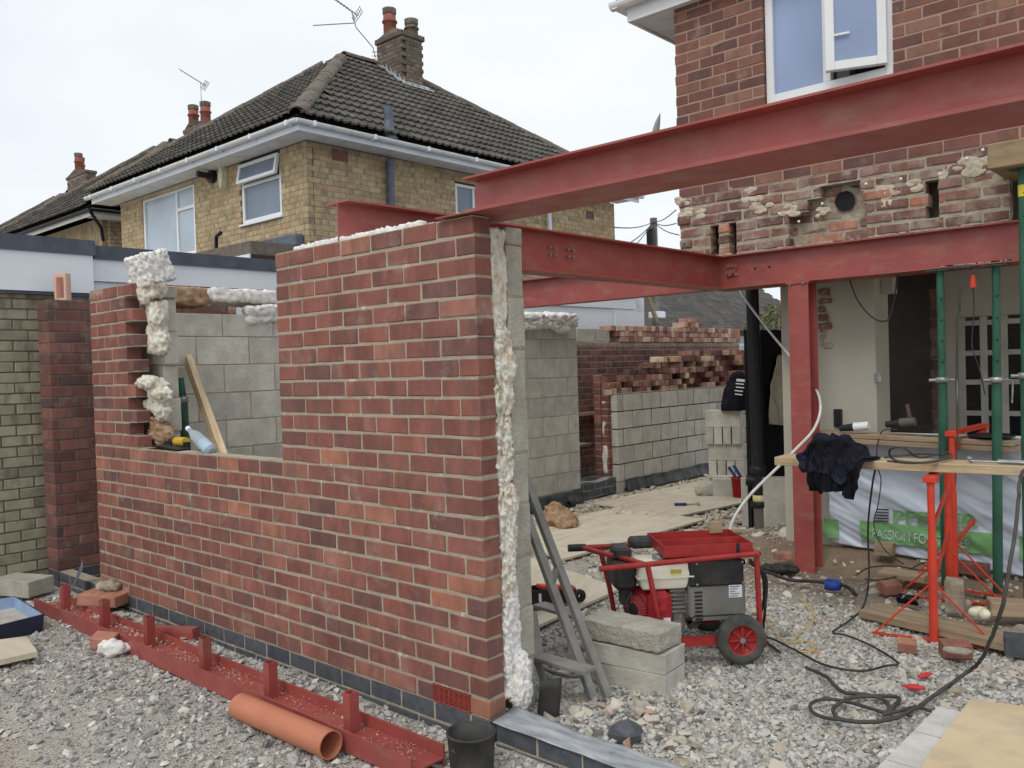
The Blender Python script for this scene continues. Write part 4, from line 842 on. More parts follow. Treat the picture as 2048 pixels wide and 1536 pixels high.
def yw(u0,u1,v0,v1):
    a=at(u0,v1,y=CY); b=at(u1,v0,y=CY); zt_=at((u0+u1)/2,v0,y=CY).z; return a.x,at(u1,v1,y=CY).x,at((u0+u1)/2,v1,y=CY).z,zt_
W1=(at(286,450,y=CY).x,at(390,450,y=CY).x,at(388,500,y=CY).z-.06,at(388,364,y=CY).z)
W2=(at(482,380,y=CY).x,at(562,380,y=CY).x,at(564,430,y=CY).z,at(553,307,y=CY).z)
z0=2.6; rows=[]
for k in range(int((ZE-.1-z0)/CH)+1):
    z=z0+k*CH; h=[]
    for w_ in (W1,W2):
        if z+CH*.6>w_[2] and z+CH*.4<w_[3]: h.append((w_[0]-.005,w_[1]+.005))
    rows.append((k,cut(bond(XL1,CX,k,off=CX),h)))
facade(wf,rows,(0,CY,z0),0,300)
W3=(at(912,400,x=CX).y,at(912,400,x=CX).y+.95,at(920,400,x=CX).z-.55,at(913,366,x=CX).z); rows=[]
for k in range(int((ZE-.1-z0)/CH)+1):
    z=z0+k*CH; h=[]
    if z+CH*.6>W3[2] and z+CH*.4<W3[3]: h.append((W3[0]-.005,W3[1]+.005))
    rows.append((k,cut(bond(CY+.105,YR,k+1,off=CY),h)))
facade(wr,rows,(CX,0,z0),X,300)
MB().box((XL1,CY+.11,0),(CX-.11,YR,ZE-.02)).build('inner_wall',MT['mortar_dark'],h1)
pt=(at(832,380,x=CX).y,at(870,380,x=CX).y); lay(wr,MT['brick_buff2'] if 'brick_buff2' in MT else MT['brick_buff'],[(k,bond(pt[0],pt[1],k)) for k in range(0,26)],(CX+.004,0,z0+.02),X,limit=90,c=.003,D=.02,mortar=None)
zs=ZE-.06; OH=.36
mb=MB(); mb.box((XL1-OH,CY-OH,zs-.012),(CX+OH,CY,zs)); mb.box((CX,CY,zs-.012),(CX+OH,YR+.1,zs)); mb.build('soffit',MT['white_dirty'],h1)
mb=MB(); mb.box((XL1-OH,CY-OH-.02,zs-.02),(CX+OH+.02,CY-OH,zs+.13)); mb.box((CX+OH,CY-OH,zs-.02),(CX+OH+.02,YR+.35,zs+.13)); mb.build('fascia',MT['white_board'],h1)
mb=MB(); mb.extr(gp,(XL1-OH-.1,CY-OH-.075,zs+.11),(CX+OH+.1,CY-OH-.075,zs+.11)); mb.extr(gp,(CX+OH+.075,CY-OH-.1,zs+.11),(CX+OH+.075,YR+.4,zs+.11)); mb.build('gutter',MT['white_dirty'],h1)
for i in range(8):
    x=XL1-.2+i*.92; MB().box((x,CY-OH-.14,zs+.045),(x+.05,CY-OH-.02,zs+.12),ch=.008).build('gutter_bracket',MT['white_board'],h1)
    y=CY-.2+i*1.05; MB().box((CX+OH+.02,y,zs+.045),(CX+OH+.14,y+.05,zs+.12),ch=.008).build('gutter_bracket',MT['white_board'],h1)
x0r,x1r,y0r,y1r=XL1-OH-.05,CX+OH+.05,CY-OH-.05,YR+.42
A,B=hiproof(h1,x0r,x1r,y0r,y1r,ZE+.10,2.50,limit=300,which=('S','E'))
def putw(w_,cx=(),cz=(),pane='glass_grey',**k): return window(h1,(w_[0],CY+.02,w_[2]),0,w_[1]-w_[0],w_[3]-w_[2],.06,cx,cz,pane,**k)
ww=W1[1]-W1[0]; hh1=W1[3]-W1[2]
putw(W1,cx=(ww*.66,),cz=((hh1*.68,ww*.68,ww-.05),),pane='glass_pale')
ww=W2[1]-W2[0]; hh2=W2[3]-W2[2]; w2=putw(W2,cz=((hh2*.64,.06,ww-.06),),pane='glass_grey',panes=[(.04,ww-.04,.04,hh2*.62)])
vt=part('open_vent',w2,(.01,-.01,hh2-.01),(math.radians(-11),0,0)); mb=MB(); frame(mb,0,ww-.02,-hh2*.34,0,-.05,0,.055); mb.build('frame',MT['white'],vt); MB().box((.05,-.03,-hh2*.34+.05),(ww-.07,-.024,-.05)).build('pane',MT['glass_grey'],vt)
w3=window(h1,(CX-.02,W3[0],W3[2]),X,.95,W3[3]-W3[2],.05,cx=(.44,),cz=((.32,.05,.9),),pane='glass_grey')
# small fittings
p=at(450,355,y=CY); mb=MB(); pts=[(.12*math.cos(a)*(.62),.21*math.sin(a)) for a in [2*math.pi*i/10 for i in range(10)]]
v=[(p.x+a,CY-.002,p.z+b) for a,b in pts]+[(p.x+a*.85,CY-.09,p.z+b*.85) for a,b in pts]; mb.add(v,[(i,(i+1)%10,10+(i+1)%10,10+i) for i in range(10)]+[tuple(range(10,20))]); mb.build('alarm_box',M('cream plastic',S(222,218,190),rough=.5,bs=0),h1)
p=at(428,354,y=CY); mb=MB(); mb.tube([(p.x,CY,p.z),(p.x,CY-.08,p.z)],.10,14); mb.tube([(p.x,CY-.05,p.z),(p.x-.02,CY-.28,p.z+.02)],.05,12); mb.build('flue',MT['black'],h1)
pa=at(440,495,y=CY-.05); pb=at(603,470,y=CY-.05); mb=MB(); mb.box((pa.x-.3,CY-.16,pb.z-.16),(pb.x,CY-.003,pb.z+.02),ch=.02); mb.build('lead_flashing',MT['lead_dark'],h1)
mb=MB(); mb.box((pa.x-.3,CY-.9,pb.z-.34),(pb.x+.05,CY-.17,pb.z-.16)); mb.build('canopy_roof',MT['mortar_dark'],h1)
MB().box((pb.x-1.6,CY-.93,pb.z-.55),(pb.x+.05,CY-.905,pb.z-.34)).build('canopy_board',MT['white_board'],h1)
p=at(432,500,y=CY-.5); mb=MB(); mb.tube([(p.x,CY-.5,p.z-.1),(p.x+.02,CY-.5,p.z+.2),(p.x+.16,CY-.5,p.z+.24)],.03,8); mb.build('vent_pipe',MT['black'],h1)
p=at(680,312,x=CX+.003); mb=MB(); mb.box((CX+.001,p.y-.14,p.z-.08),(CX+.008,p.y+.14,p.z+.10)); mb.build('air_brick',MT['brick2'],h1)
p=at(1180,430,x=CX+.003); mb=MB(); mb.box((CX+.001,p.y-.12,p.z-.08),(CX+.008,p.y+.12,p.z+.08)); mb.build('air_brick',MT['brick2'],h1)
def pipe(u,v0,name,mat,r,parent,zlo):
    p=at(u,v0,x=CX+.08); mb=MB(); mb.tube([(CX+.08,p.y,zlo),(CX+.08,p.y,p.z)],r,12); return mb.build(name,MT[mat],parent)
pipe(780,318,'soil_pipe','lead_dark',.06,h1,1.5); pipe(1097,380,'down_pipe','white_board',.04,h1,1.5)
sl_=2.5/((x1r-x0r)/2); xx=min([CX+OH-.02*i for i in range(1,80)],key=lambda x:abs(at(778,268,x=x).z-(ZE+.14+(x1r-x)*sl_))); p=at(778,268,x=xx); mb=MB(); mb.tube([(p.x,p.y,p.z-.15),(p.x,p.y,at(776,213,x=p.x).z)],.065,12); mb.ring([(.15,-.1),(.09,.02),(.067,.2)],(p.x,p.y,p.z),14); mb.build('vent_pipe',MT['lead_dark'],h1)
# chimney near the ridge
cz1=at(805,66,x=-10.2).z
chx1=-10.2; chy0=at(805,120,x=chx1).y; chx0=at(754,120,y=chy0).x; chy1=at(847,120,x=chx1).y
cz1=at(805,70,x=chx1).z
c1=chimney(h1,chx0,chx1,chy0,chy1,6.3,cz1,limit=110,pots=((.30,.3,.44),(.75,.78,.2)))
mb=MB()
for i in range(7):
    f=i/6; x=chx0+.02+(chx1-chx0)*f; z=A.z-(x-A.x)*(2.5/((x1r-x0r)/2))+.06
    mb.add([(x,chy0-.006,z-.02),(x+.12,chy0-.006,z-.12),(x,chy0-.006,z+.16)],[(0,1,2)])
mb.build('step_flashing',MT['lead'],c1,fix=False)
mb=MB(); sl_=2.5/((x1r-x0r)/2)
for (xa,xb,ya,yb) in ((chx0-.05,chx1+.18,chy0-.16,chy0),(chx1,chx1+.2,chy0-.1,chy1+.1)):
    v=[(xa,ya,A.z-(xa-A.x)*sl_+.115),(xb,ya,A.z-(xb-A.x)*sl_+.115),(xb,yb,A.z-(xb-A.x)*sl_+.125),(xa,yb,A.z-(xa-A.x)*sl_+.125)]; mb.add(v,[(0,1,2,3)])
mb.build('lead_apron',MT['lead'],c1,fix=False)
# aerials
def aerial(label, base, mast, boom_dir, n=9, refl=True, sc=1.0, cat='aerial'):
    t=thing('tv_aerial',label,cat); b=Vector(base); pts=[Vector(q) for q in mast]; MB().tube(pts,.013*sc,6).build('mast',MT['lead_dark'],t)
    top=pts[-1]; d=Vector(boom_dir).normalized(); s=d.cross(Vector((0,0,1))).normalized(); mb=MB(); L=1.0*sc; mb.bar(top-d*.15,top+d*L,.02,.02)
    for i in range(n): q=top+d*(L*(i+1)/n); mb.bar(q-s*.13*sc,q+s*.13*sc,.008,.008)
    u=s.cross(d)
    if refl:
        for z in (-.18,-.11,-.04,.04,.11,.18): q=top-d*.14+u*z*sc; mb.bar(q-s*.2*sc,q+s*.2*sc,.008,.008)
        for z in (-.2,.0,.2): q=top-d*.14+s*z*sc; mb.bar(q-u*.2*sc,q+u*.2*sc,.008,.008)
    mb.build('element_array',MT['lead_dark'],t,fix=False); return t
def dp(u,v,dep): return Vector(CAM+(RC.T@np.array([(u-1024)/F_PX,(v-768)/F_PX,1.0]))*dep)
D1=px((chx0,chy0,8))[2]
a_=[dp(751,115,D1),dp(746,95,D1),dp(712,55,D1),dp(703,22,D1)]
aerial('bent mast tv aerial fixed to the side of the tall chimney','' or a_[0],a_,dp(660,4,D1)-dp(703,34,D1),n=10,sc=.72)
mb=MB(); mb.bar(dp(708,46,D1),dp(626,51,D1),.014,.014); 
for v_ in (104,112,118): mb.bar(dp(744,v_,D1),dp(755,v_,D1),.012,.012)
o=mb.build('boom_rod',MT['lead_dark'],[q for q in COL.objects if q.name.startswith('tv_aerial')][-1])
# second and third houses
def simple_house(label, dx, limit, dy=0):
    t=thing('house',label,'house'); w_=part('wall',t)
    rows=[(k,bond(CY+.105,YR,k,off=CY)) for k in range(0,24)]
    lay(w_,MT['brick_buff'],rows,(CX+dx,dy,2.8),X,limit=40,c=.003,mortar=MT['mortar_dark'],inset=.005)
    MB().box((XL1+dx,CY+dy,0),(CX-.11+dx,YR+dy,ZE-.02)).build('inner_wall',MT['brick_buff'],t)
    mb=MB(); mb.box((XL1-OH+dx,CY+dy-OH-.02,zs-.02),(CX+OH+dx,CY+dy-OH,zs+.13)); mb.box((CX+OH+dx,CY+dy-OH,zs-.02),(CX+OH+dx+.02,YR+dy+.3,zs+.13)); mb.box((CX+dx,CY+dy-OH,zs-.02),(CX+OH+dx,YR+dy,zs-.01)); mb.build('fascia',MT['white_dirty'],t)
    mb=MB(); mb.extr(gp,(XL1-OH+dx,CY+dy-OH-.075,zs+.10),(CX+OH+.1+dx,CY+dy-OH-.075,zs+.10)); mb.extr(gp,(CX+OH+.075+dx,CY+dy-OH-.1,zs+.10),(CX+OH+.075+dx,YR+dy+.3,zs+.10)); mb.tube([(CX+dx+OH,CY+dy-OH-.05,zs+.05),(CX+dx+OH-.02,CY+dy-.2,zs-.25),(CX+dx+.05,CY+dy-.05,zs-.45)],.035,8); mb.build('gutter',MT['black'],t)
    A2,B2=hiproof(t,x0r+dx,x1r+dx,y0r+dy,y1r+dy,ZE+.10,2.5,limit=limit,which=('S','E')); return t,A2
dx2=-7.85; dy2=.45
h2,A2=simple_house('second buff house further left, its dark hipped roof behind the first house',dx2,220,dy2)
D2=px(A2)[2]
def ch_px(parent, ul, uc, ur, vt, z0, yc=None, pots=None, xr=None, limit=24):
    xr_=xr; y0_=at(uc,vt,x=xr_).y; x0_=at(ul,vt,y=y0_).x; y1_=at(ur,vt,x=xr_).y; zt_=at(uc,vt,x=xr_).z
    return chimney(parent,x0_,xr_,y0_,y1_,z0,zt_,limit=limit,pots=pots),(x0_,xr_,y0_,y1_,zt_)
c2,b2=ch_px(h2,368,408,428,252,6.0,xr=A2.x+.9,pots=((.35,.3,.42),(.8,.6,.42)))
q=dp(404,222,px((b2[1],b2[2],b2[4]))[2]); q2=dp(401,165,px((b2[1],b2[2],b2[4]))[2])
aerial('grid tv aerial standing on the chimney of the second house',q,[q,q2],dp(372,142,D2)-dp(401,160,D2),n=6,sc=.6)
h3,A3=simple_house('third house at the far left, only its chimney and roof edge showing',dx2*2,60,dy2*2)
c3,b3=ch_px(h3,133,172,192,345,5.6,xr=at(172,345,y=A3.y+1.0).x,pots=((.5,.3,.55),(.3,.9,.5)))
# --- side garage with white fascia and dark trim
g_=thing('garage','flat roofed side building with white fascia boards, dark grey trim and mossy yellow brick wall','garage')
XG=-4.99
rows=[(k,bond(-3.2,0.3,k)) for k in range(-1,27)]
lay(g_,MT['brick_moss'],rows,(XG-.03,0,-.05),X,limit=300,c=.004,mortar=MT['mortar_dark'],inset=.006,jit=.002)
MB().box((XG-.26,-3.2,-.2),(XG-.135,9.0,2.55)).build('inner_wall',MT['white_board'],g_)
MB().box((XG-.034,.3,-.2),(XG-.13,6.9,2.0)).build('rendered_wall',MT['white_board'],g_)
MB().box((XG-.02,-3.2,2.19),(XG+.03,.5,2.52)).build('fascia_board',MT['white_board'],g_)
MB().box((XG-.10,.502,2.30),(XG-.02,8.6,2.50)).build('fascia_board',MT['white_board'],g_)
MB().box((XG-.12,.502,1.75),(XG-.045,8.6,2.296)).build('fascia_board',MT['white_board'],g_)
MB().box((XG-.3,-3.2,2.505),(XG+.045,.52,2.63)).build('roof_trim',MT['grey_trim'],g_)
MB().box((XG-.3,.522,2.485),(XG+.0,8.7,2.60)).build('roof_trim',MT['grey_trim'],g_)
MB().box((XG-3,-3.2,2.5),(XG-.31,8.7,2.56)).build('flat_roof',MT['lead_dark'],g_)
MB().box((XG-.022,-3.2,2.165),(XG+.022,.5,2.187)).build('roof_trim',MT['grey_trim'],g_)
mb=MB(); mb.box((XG-.12,8.05,2.02),(XG-.01,8.8,2.26)); mb.build('fascia_board',MT['white_board'],g_)
mb=MB(); mb.bar((XG+.02,8.86,2.55),(XG+.02,9.12,2.1),.04,.06); mb.build('barge_board',MT['timber_old'],g_)
# --- far bungalow, bush, pole
fh=thing('bungalow','low dark roofed bungalow with a white window, far behind the brick walls','bungalow')
De=24.
e0=dp(1255,672,De-1.5); e1=dp(1640,655,De+3); ez=(e0.z+e1.z)/2; e0.z=ez; e1.z=ez; al=(e1-e0).normalized(); bk=Vector((-al.y,al.x,0)); 
if bk.dot(Vector((RC[2][0],RC[2][1],0)))<0: bk=-bk
Lr=(e1-e0).length; rf=part('roof',fh); Rm_=Matrix(((al.x,bk.x,0,0),(al.y,bk.y,0,0),(0,0,1,0),(0,0,0,1)))@Matrix.Rotation(math.radians(33),4,'X')
mbt=MB(); n=0; slr=3.4
for r in range(18):
    f=r*.19/slr; a=f*slr*.7; b_=Lr
    x=a
    while x<b_:
        p=e0+Rm_@Vector((x,r*.19,.0)); mbt.box((0,0,0),(.27,.24,.014),Matrix.Translation(p)@Rm_@Matrix.Rotation(random.uniform(-.03,.01),4,'X')); x+=.275
tag(mbt.build('roof_tile',MT['tile_far'],rf,fix=False),kind='stuff')
mb=MB(); v=[e0,e1,e1+Rm_@Vector((0,slr,-.03)),e0+Rm_@Vector((slr*.7,slr,-.03))]; mb.add([q-Vector((0,0,.03)) for q in v],[(0,1,2,3)]); v2=e0+bk*7; mb.add([e0,e0+Rm_@Vector((slr*.7,slr,0)),v2],[(0,1,2)]); mb.build('roof_base',MT['tile_base'],fh,fix=False)
Mw=Matrix(((al.x,bk.x,0,e0.x),(al.y,bk.y,0,e0.y),(0,0,1,0),(0,0,0,1)))
mb=MB(); mb.box((.2,.3,-.2),(Lr,.5,ez),Mw); mb.build('wall',MT['brick_buff'],fh)
mb=MB(); mb.box((0,-.02,ez-.14),(Lr,.02,ez-.02),Mw); mb.build('gutter',MT['black'],fh)
def onf(u,v):
    d=Vector(RC.T@np.array([(u-1024)/F_PX,(v-768)/F_PX,1.0])); c0_=Vector(CAM); n_=Vector((bk.x,bk.y,0)); t_=(Vector((e0.x,e0.y,0))+n_*.25-c0_).dot(n_)/d.dot(n_); return c0_+d*t_
pw=onf(1474,700); sx=(Vector((pw.x,pw.y,0))-Vector((e0.x,e0.y,0))).dot(al); zt2=onf(1487,670).z; zb2=onf(1487,724).z
wo=part('window',fh); wo.matrix_local=Mw@Matrix.Translation((sx,.28,0)); mb=MB(); frame(mb,0,.9,zb2+.2,zt2,-.03,.02,.08,cuts_z=((zt2-.28,.08,.82),)); mb.build('frame',MT['white_board'],wo); MB().box((.07,0,zb2+.27),(.83,.01,zt2-.07)).build('pane',MT['glass_pale'],wo); MB().box((-.1,-.05,zb2),(1.2,.02,zb2+.19)).build('panel',MT['white_board'],wo)
pl=thing('utility_pole','grey wooden utility pole with a small black box and wires, between the houses','utility pole')
pb_=dp(1314,700,22.); pt_=dp(1308,437,22.); mb=MB(); mb.tube([(pb_.x,pb_.y,-.2),(pb_.x,pb_.y,pt_.z)],[.12,.09],12); mb.build('pole',M('grey pole wood',S(140,134,124),S(110,106,98),bs=.3),pl)
c=dp(1302,475,21.8); MB().cbox(c,(.18,.18,.45),ch=.02).build('junction_box',MT['black'],pl); c=dp(1314,630,21.8); MB().cbox(c,(.32,.32,.16),ch=.02).build('collar',MT['white_board'],pl)
top=Vector((pb_.x,pb_.y,pt_.z-.1))
for i,(u,v,dd) in enumerate(((1230,455,14),(1236,500,14),(1352,420,16),(1352,447,16),(1358,470,16),(1240,520,18))):
    e=dp(u,v,dd); pts=[top.lerp(e,t)-Vector((0,0,.06*math.sin(math.pi*t))) for t in [k/10 for k in range(11)]]; MB().tube(pts,.011,5).build('wire',MT['cable_black'],pl)
# bush
def foliage(label, c, rad, n, seed, name='bush', leaf=.05):
    t=thing(name,label,name); rg=np.random.default_rng(seed); v=[];f=[]
    cl=[(np.array(c)+rg.normal(0,.42,3)*np.array(rad),rg.uniform(.25,.5)) for _ in range(60)]
    mb=MB()
    for i in range(n):
        cc,r=cl[rg.integers(60)]; d=rg.normal(0,1,3); d/=np.linalg.norm(d); p=cc+d*r*rg.uniform(.6,1)*np.array(rad)*.6
        a=rg.normal(0,1,3); a/=np.linalg.norm(a); b=np.cross(a,d+.3*rg.normal(0,1,3)); b/=np.linalg.norm(b)+1e-6; s=leaf*rg.uniform(.6,1.4)
        mb.add([p-a*s,p+b*s*.45,p+a*s,p-b*s*.45],[(0,1,2,3)])
    m=M('leaves',S(128,132,84,1.1),S(86,96,58,1.1),rough=.7,sc=2,rand=.45,bs=0); o=mb.build('foliage',m,t,fix=False); o['kind']='stuff'
    b=MB()
    for i in range(5): b.tube([(c[0]+rg.normal(0,.1),c[1],-.2),(c[0]+rg.normal(0,.3),c[1]+rg.normal(0,.3),c[2]+rad[2]*.4)],[.05,.015],6)
    b.build('branch',MT['post_wood'],t); return t
bc=dp(1560,650,13.); foliage('olive green bush behind the black boards, beside the red column',(bc.x+.35,bc.y+.2,1.7),(.75,.8,.95),22000,3,leaf=.028)
# ------------------------------------------------------------------ site objects
zi=-.10
# props
def prop(label, foot, ztop, zcl=1.0, r=.030, rin=.024, top=None, yellow=False):
    t=thing('steel_prop',label,'prop',group='green steel props under the house beam'); f=Vector(foot); tp=Vector(top) if top else Vector((f.x,f.y,ztop))
    L=lambda z: f.lerp(tp,(z-f.z)/(tp.z-f.z))
    MB().tube([f,L(zcl)],r,14).build('outer_tube',MT['green'],t); MB().tube([L(zcl-.02),tp],rin,14).build('inner_tube',MT['green'],t)
    c=L(zcl); n=Vector((.45,-.9,0)); s=Vector((.9,.45,0))
    mb=MB(); mb.ring([(r+.002,-.018),(r+.012,-.014),(r+.012,.016),(r+.002,.02),(rin,.02)],c,18); mb.tube([c-s*(r+.01),c-s*(r+.05)],.012,8); mb.build('collar',MT['galv'],t)
    mb=MB(); mb.tube(spline([c+s*r,c+s*(r+.045)+Vector((0,0,.0)),c+s*(r+.06)-Vector((0,0,.03)),c+s*(r+.055)-Vector((0,0,.15))],5),.006,6); mb.build('pin_handle',MT['galv'],t)
    z=zcl+.12
    while z<ztop-.1:
        q=L(z)+n*(rin-.001); mb=MB(); mb.tube([q,q+n*.003],.008,8); mb.build('pin_hole',MT['black'],t); z+=.14
    mb=MB(); mb.box((f.x-.075,f.y-.075,f.z-.006),(f.x+.075,f.y+.075,f.z),ch=.002); mb.box((tp.x-.075,tp.y-.06,tp.z),(tp.x+.075,tp.y+.06,tp.z+.006)); mb.build('end_plate',MT['green'],t)
    if yellow:
        q=at(2041,381,y=f.y-.03); MB().ring([(rin+.002,-.035),(rin+.003,.035)],(tp.x,tp.y,q.z),16).build('yellow_label',M('yellow label',S(224,206,60),rough=.5,bs=0),t)
    return t
f1=at(1893,1178,z=zi-.02); f2=at(1996,1193,z=zi-.02)
zc1=at(1893,760,y=f1.y).z
prop('green steel prop with silver collar, left one of the pair',f1,2.02,zc1,top=(at(1880,545,y=f1.y).x,f1.y,2.02))
prop('green steel prop with silver collar, right one of the pair before the glazed door',f2,2.02,at(1996,760,y=f2.y).z,top=(at(1992,540,y=f2.y).x,f2.y,2.02))
q=at(2044,700,y=3.42); prop('green prop with yellow sticker at the right edge',(q.x+.012,3.42,-.1),at(2040,338,y=3.42).z,at(2044,745,y=3.42).z-.02,top=(at(2041,338,y=3.42).x+.01,3.42,at(2040,338,y=3.42).z),yellow=True)
# trestles
def trestle(label, feet, h, rails, lean=0):
    t=thing('builders_trestle',label,'trestle',group='orange trestles carrying the scaffold boards')
    a,b=[Vector(p) for p in feet]; d=(b-a).normalized(); s=Vector((-d.y,d.x,0))
    for p in (a,b):
        tp=p+Vector((0,0,h)); MB().tube([p,p+Vector((0,0,h*.62))],.024,12).build('leg',MT['orange'],t)
        MB().tube([p+Vector((0,0,h*.6)),tp],.020,12).build('inner_leg',MT['orange'],t)
        for sg in (-1,1): MB().tube([p+Vector((0,0,.33)),p+s*sg*.30+Vector((0,0,.015))],.006,6).build('brace',MT['orange'],t)
        mb=MB(); mb.bar(p-s*.32+Vector((0,0,.006)),p+s*.32+Vector((0,0,.006)),.03,.01); mb.build('foot_rail',MT['orange'],t)
        mb=MB(); mb.cbox(tp+Vector((0,0,-.012)),(.07,.06,.035),ch=.003); mb.build('head_bracket',MT['orange'],t)
    mb=MB(); mb.bar(a+Vector((0,0,h-.008)),b+Vector((0,0,h-.008)),.045,.03); mb.build('top_rail',MT['orange'],t)
    for z0,z1 in rails: MB().bar(a+Vector((0,0,z0)),b+Vector((0,0,z1)),.012,.035).build('cross_brace',MT['orange'],t)
    return t
tf=at(1868,1276,z=zi); tb=at(1905,1192,z=zi-.0)
trestle('orange trestle nearest the camera, its front leg under the pale board',[(tf.x,tf.y,zi-.02),(.83,3.40,zi-.02)],.91,[(.30,.46),(.62,.72)])
trestle('orange trestle further back, under the board by the house opening',[(.80,3.62,zi),(at(1967,1130,z=zi).x+.05,4.35,zi)],1.05,[(.3,.45),(.93,1.0)])
# scaffold boards
def plank(name, label, a, b, w, t_, mat='timber', roll=0, cat='board'):
    a=Vector(a); b=Vector(b); d=b-a; L=d.length; me=MB().cbox((L/2,0,0),(L,w,t_),ch=.003).mesh(name,MT[mat]); o=bpy.data.objects.new(name,me); COL.objects.link(o)
    d.normalize(); r=d.cross(Vector((0,0,1))).normalized(); u=r.cross(d); o.matrix_world=Matrix(((d.x,-r.x,u.x,a.x),(d.y,-r.y,u.y,a.y),(d.z,-r.z,u.z,a.z),(0,0,0,1))); return tag(o,label,cat)
zt=.835
pL=at(1546,922,z=zt); pR=at(2048,943,z=zt); dd_=(pR-pL).normalized()
plank('scaffold_board','pale board on the near trestle with crumpled clothes over its left part',pL+Vector((-.0,.11,-.0)),pR+dd_*.5+Vector((0,.11,-.0)),.225,.05)
zr=.95
r0=at(1640,868,y=3.85); r1=at(2028,888,y=3.78); dr_=(r1-r0)
plank('scaffold_board','upper of the two boards stacked along the house opening, tools on it',r0+Vector((-.05,.1,.0)),r1+Vector((0,.1,0)),.22,.036,'timber_old')
plank('scaffold_board','lower of the two boards stacked along the house opening',r0+Vector((-.0,.1,-.040)),r1+Vector((0,.1,-.040)),.22,.036,'timber_old')
g0=at(1712,1228,z=-.07); g1=at(2048,1305,z=-.07)
plank('scaffold_board','dusty board lying on the ground behind the near trestle foot',g0+Vector((.03,.12,0)),g1+(g1-g0).normalized()*.4+Vector((0,.12,0)),.22,.045,'timber_old')
# house side: soil pipe and black boards
bp=thing('soil_pipe','tall black soil pipe with grey lower section and yellow label, by the black boards','pipe')
fx,fy=-1.12,4.79
MB().tube([(fx-.04,fy,.25),(fx-.06,fy,2.28)],.058,18).build('pipe_shaft',MT['black'],bp)
MB().tube([(fx-.03,fy,-.15),(fx-.04,fy,.22)],.056,18).build('lower_pipe',MT['plaster_dark'],bp)
mb=MB(); mb.ring([(.06,0),(.072,.01),(.072,.07),(.06,.08)],(fx-.042,fy,.42),18); mb.ring([(.06,0),(.072,.01),(.072,.05),(.06,.06)],(fx-.04,fy,.12),18); mb.tube([(fx-.04,fy,.36),(fx-.14,fy-.05,.37)],.05,10); mb.build('pipe_collar',MT['black'],bp)
MB().ring([(.0585,0),(.0595,.001),(.0595,.06),(.0585,.06)],(fx-.038,fy,.175),18).build('yellow_label',M('yellow pipe label',S(206,196,84),S(214,212,200),sc=30,rough=.5,bs=0),bp)
sh=thing('boarding','black painted boards closing the side of the house behind the pipe','boarding')
XS=-1.30
q0=at(1522,800,x=XS).y-.3; zt_=at(1575,662,x=XS).z
for i in range(8):
    y=q0+.02+i*.27; MB().box((XS-.02+.003*(i%2),y,-.1),(XS+.02,y+.262,zt_+.004*(i%3)),ch=.003).build('board',MT['black_shed'],sh)
# grey blocks leaning at the pipe
blk=lambda loc,rz,lab,dims=(.44,.1,.215),mat='block',rx=0,ry=0,grp=None: loose(loc,(rx,ry,rz),MT[mat],lab,dims,cat='block',name='concrete_block',c=.004,group=grp)
blk((-1.36,4.98,.13),math.radians(24),'grey block standing on end left of the black pipe foot',(.13,.1,.46))
blk((-1.03,4.84,.15),math.radians(20),'grey block standing on end right of the black pipe foot',(.2,.1,.5))
# block stack with bucket
ang_s=math.radians(17)
def SB(a,b,z,dims,lab,rz=0): # a along the front face, b depth, from the front left corner of the stack
    c=Vector((-3.16,7.38,0))+Vector((math.cos(ang_s),math.sin(ang_s),0))*a+Vector((-math.sin(ang_s),math.cos(ang_s),0))*b
    blk((c.x,c.y,zi+z),ang_s+rz,lab,dims)
SB(.21,.1,.83,(.44,.215,.212),'grey block lying lengthwise on the very top of the block stack by the pipe')
for i,(a,l) in enumerate(((.05,'left'),(.16,'second'),(.27,'third'),(.385,'right'))): SB(a,.12,.615,(.1,.34,.212),l+' upright block in the second layer from the top of the block stack')
SB(.24,.1,.40,(.44,.215,.212),'grey block lying lengthwise in the middle of the block stack',.03)
for i,(a,l) in enumerate(((.08,'left'),(.195,'second'),(.31,'third'),(.42,'right'))): SB(a,.12,.185,(.1,.34,.212),l+' upright block in the lower layer of the block stack')
SB(.22,.1,.035,(.44,.215,.08),'block at the bottom of the block stack')
sb=at(1440,998,z=zi); blk((sb.x,sb.y+.08,zi+.115),math.radians(25),'small cut grey block on the plywood left of the red bucket',(.22,.1,.215))
blk((sb.x+.0,sb.y+.22,zi+.19),math.radians(18),'grey block lying behind the cut block by the red bucket',(.36,.1,.1))
o=lump('rubble_lump',MT['block'],[((sb.x-.19,sb.y+.03,zi+.085),(.13,.07,.08),.5)],.02,.03,seed=3); tag(o,'rough broken concrete lump on the far plywood sheet','rubble')
rbk=thing('bucket','red builders bucket with blue handled tools standing by the block stack','bucket'); bc_=at(1466,1000,z=zi); bc_=Vector((bc_.x+.04,bc_.y+.10,zi))
MB().ring([(.001,.004),(.078,.0),(.098,.235),(.105,.235),(.105,.248),(.096,.248),(.093,.235),(.072,.02),(.001,.02)],bc_,24).build('bucket_body',M('red plastic',S(190,40,42,1.15),rough=.5,bs=.05),rbk)
for dx,dy,l in ((-.02,0,.0),(.03,.02,.02)):
    t=thing('hand_tool','blue handled tool '+('leaning left' if l==0 else 'leaning right')+' out of the red bucket','tool'); a=bc_+Vector((dx+.04,dy,.15)); b_=bc_+Vector((dx-.10,dy-.03,.36+l)); MB().tube([a,a.lerp(b_,.5)],.008,6).build('blade',MT['galv'],t); MB().tube([a.lerp(b_,.45),b_],[.016,.02],8).build('grip',M('blue grip',S(60,80,130),bs=0,rough=.6),t)
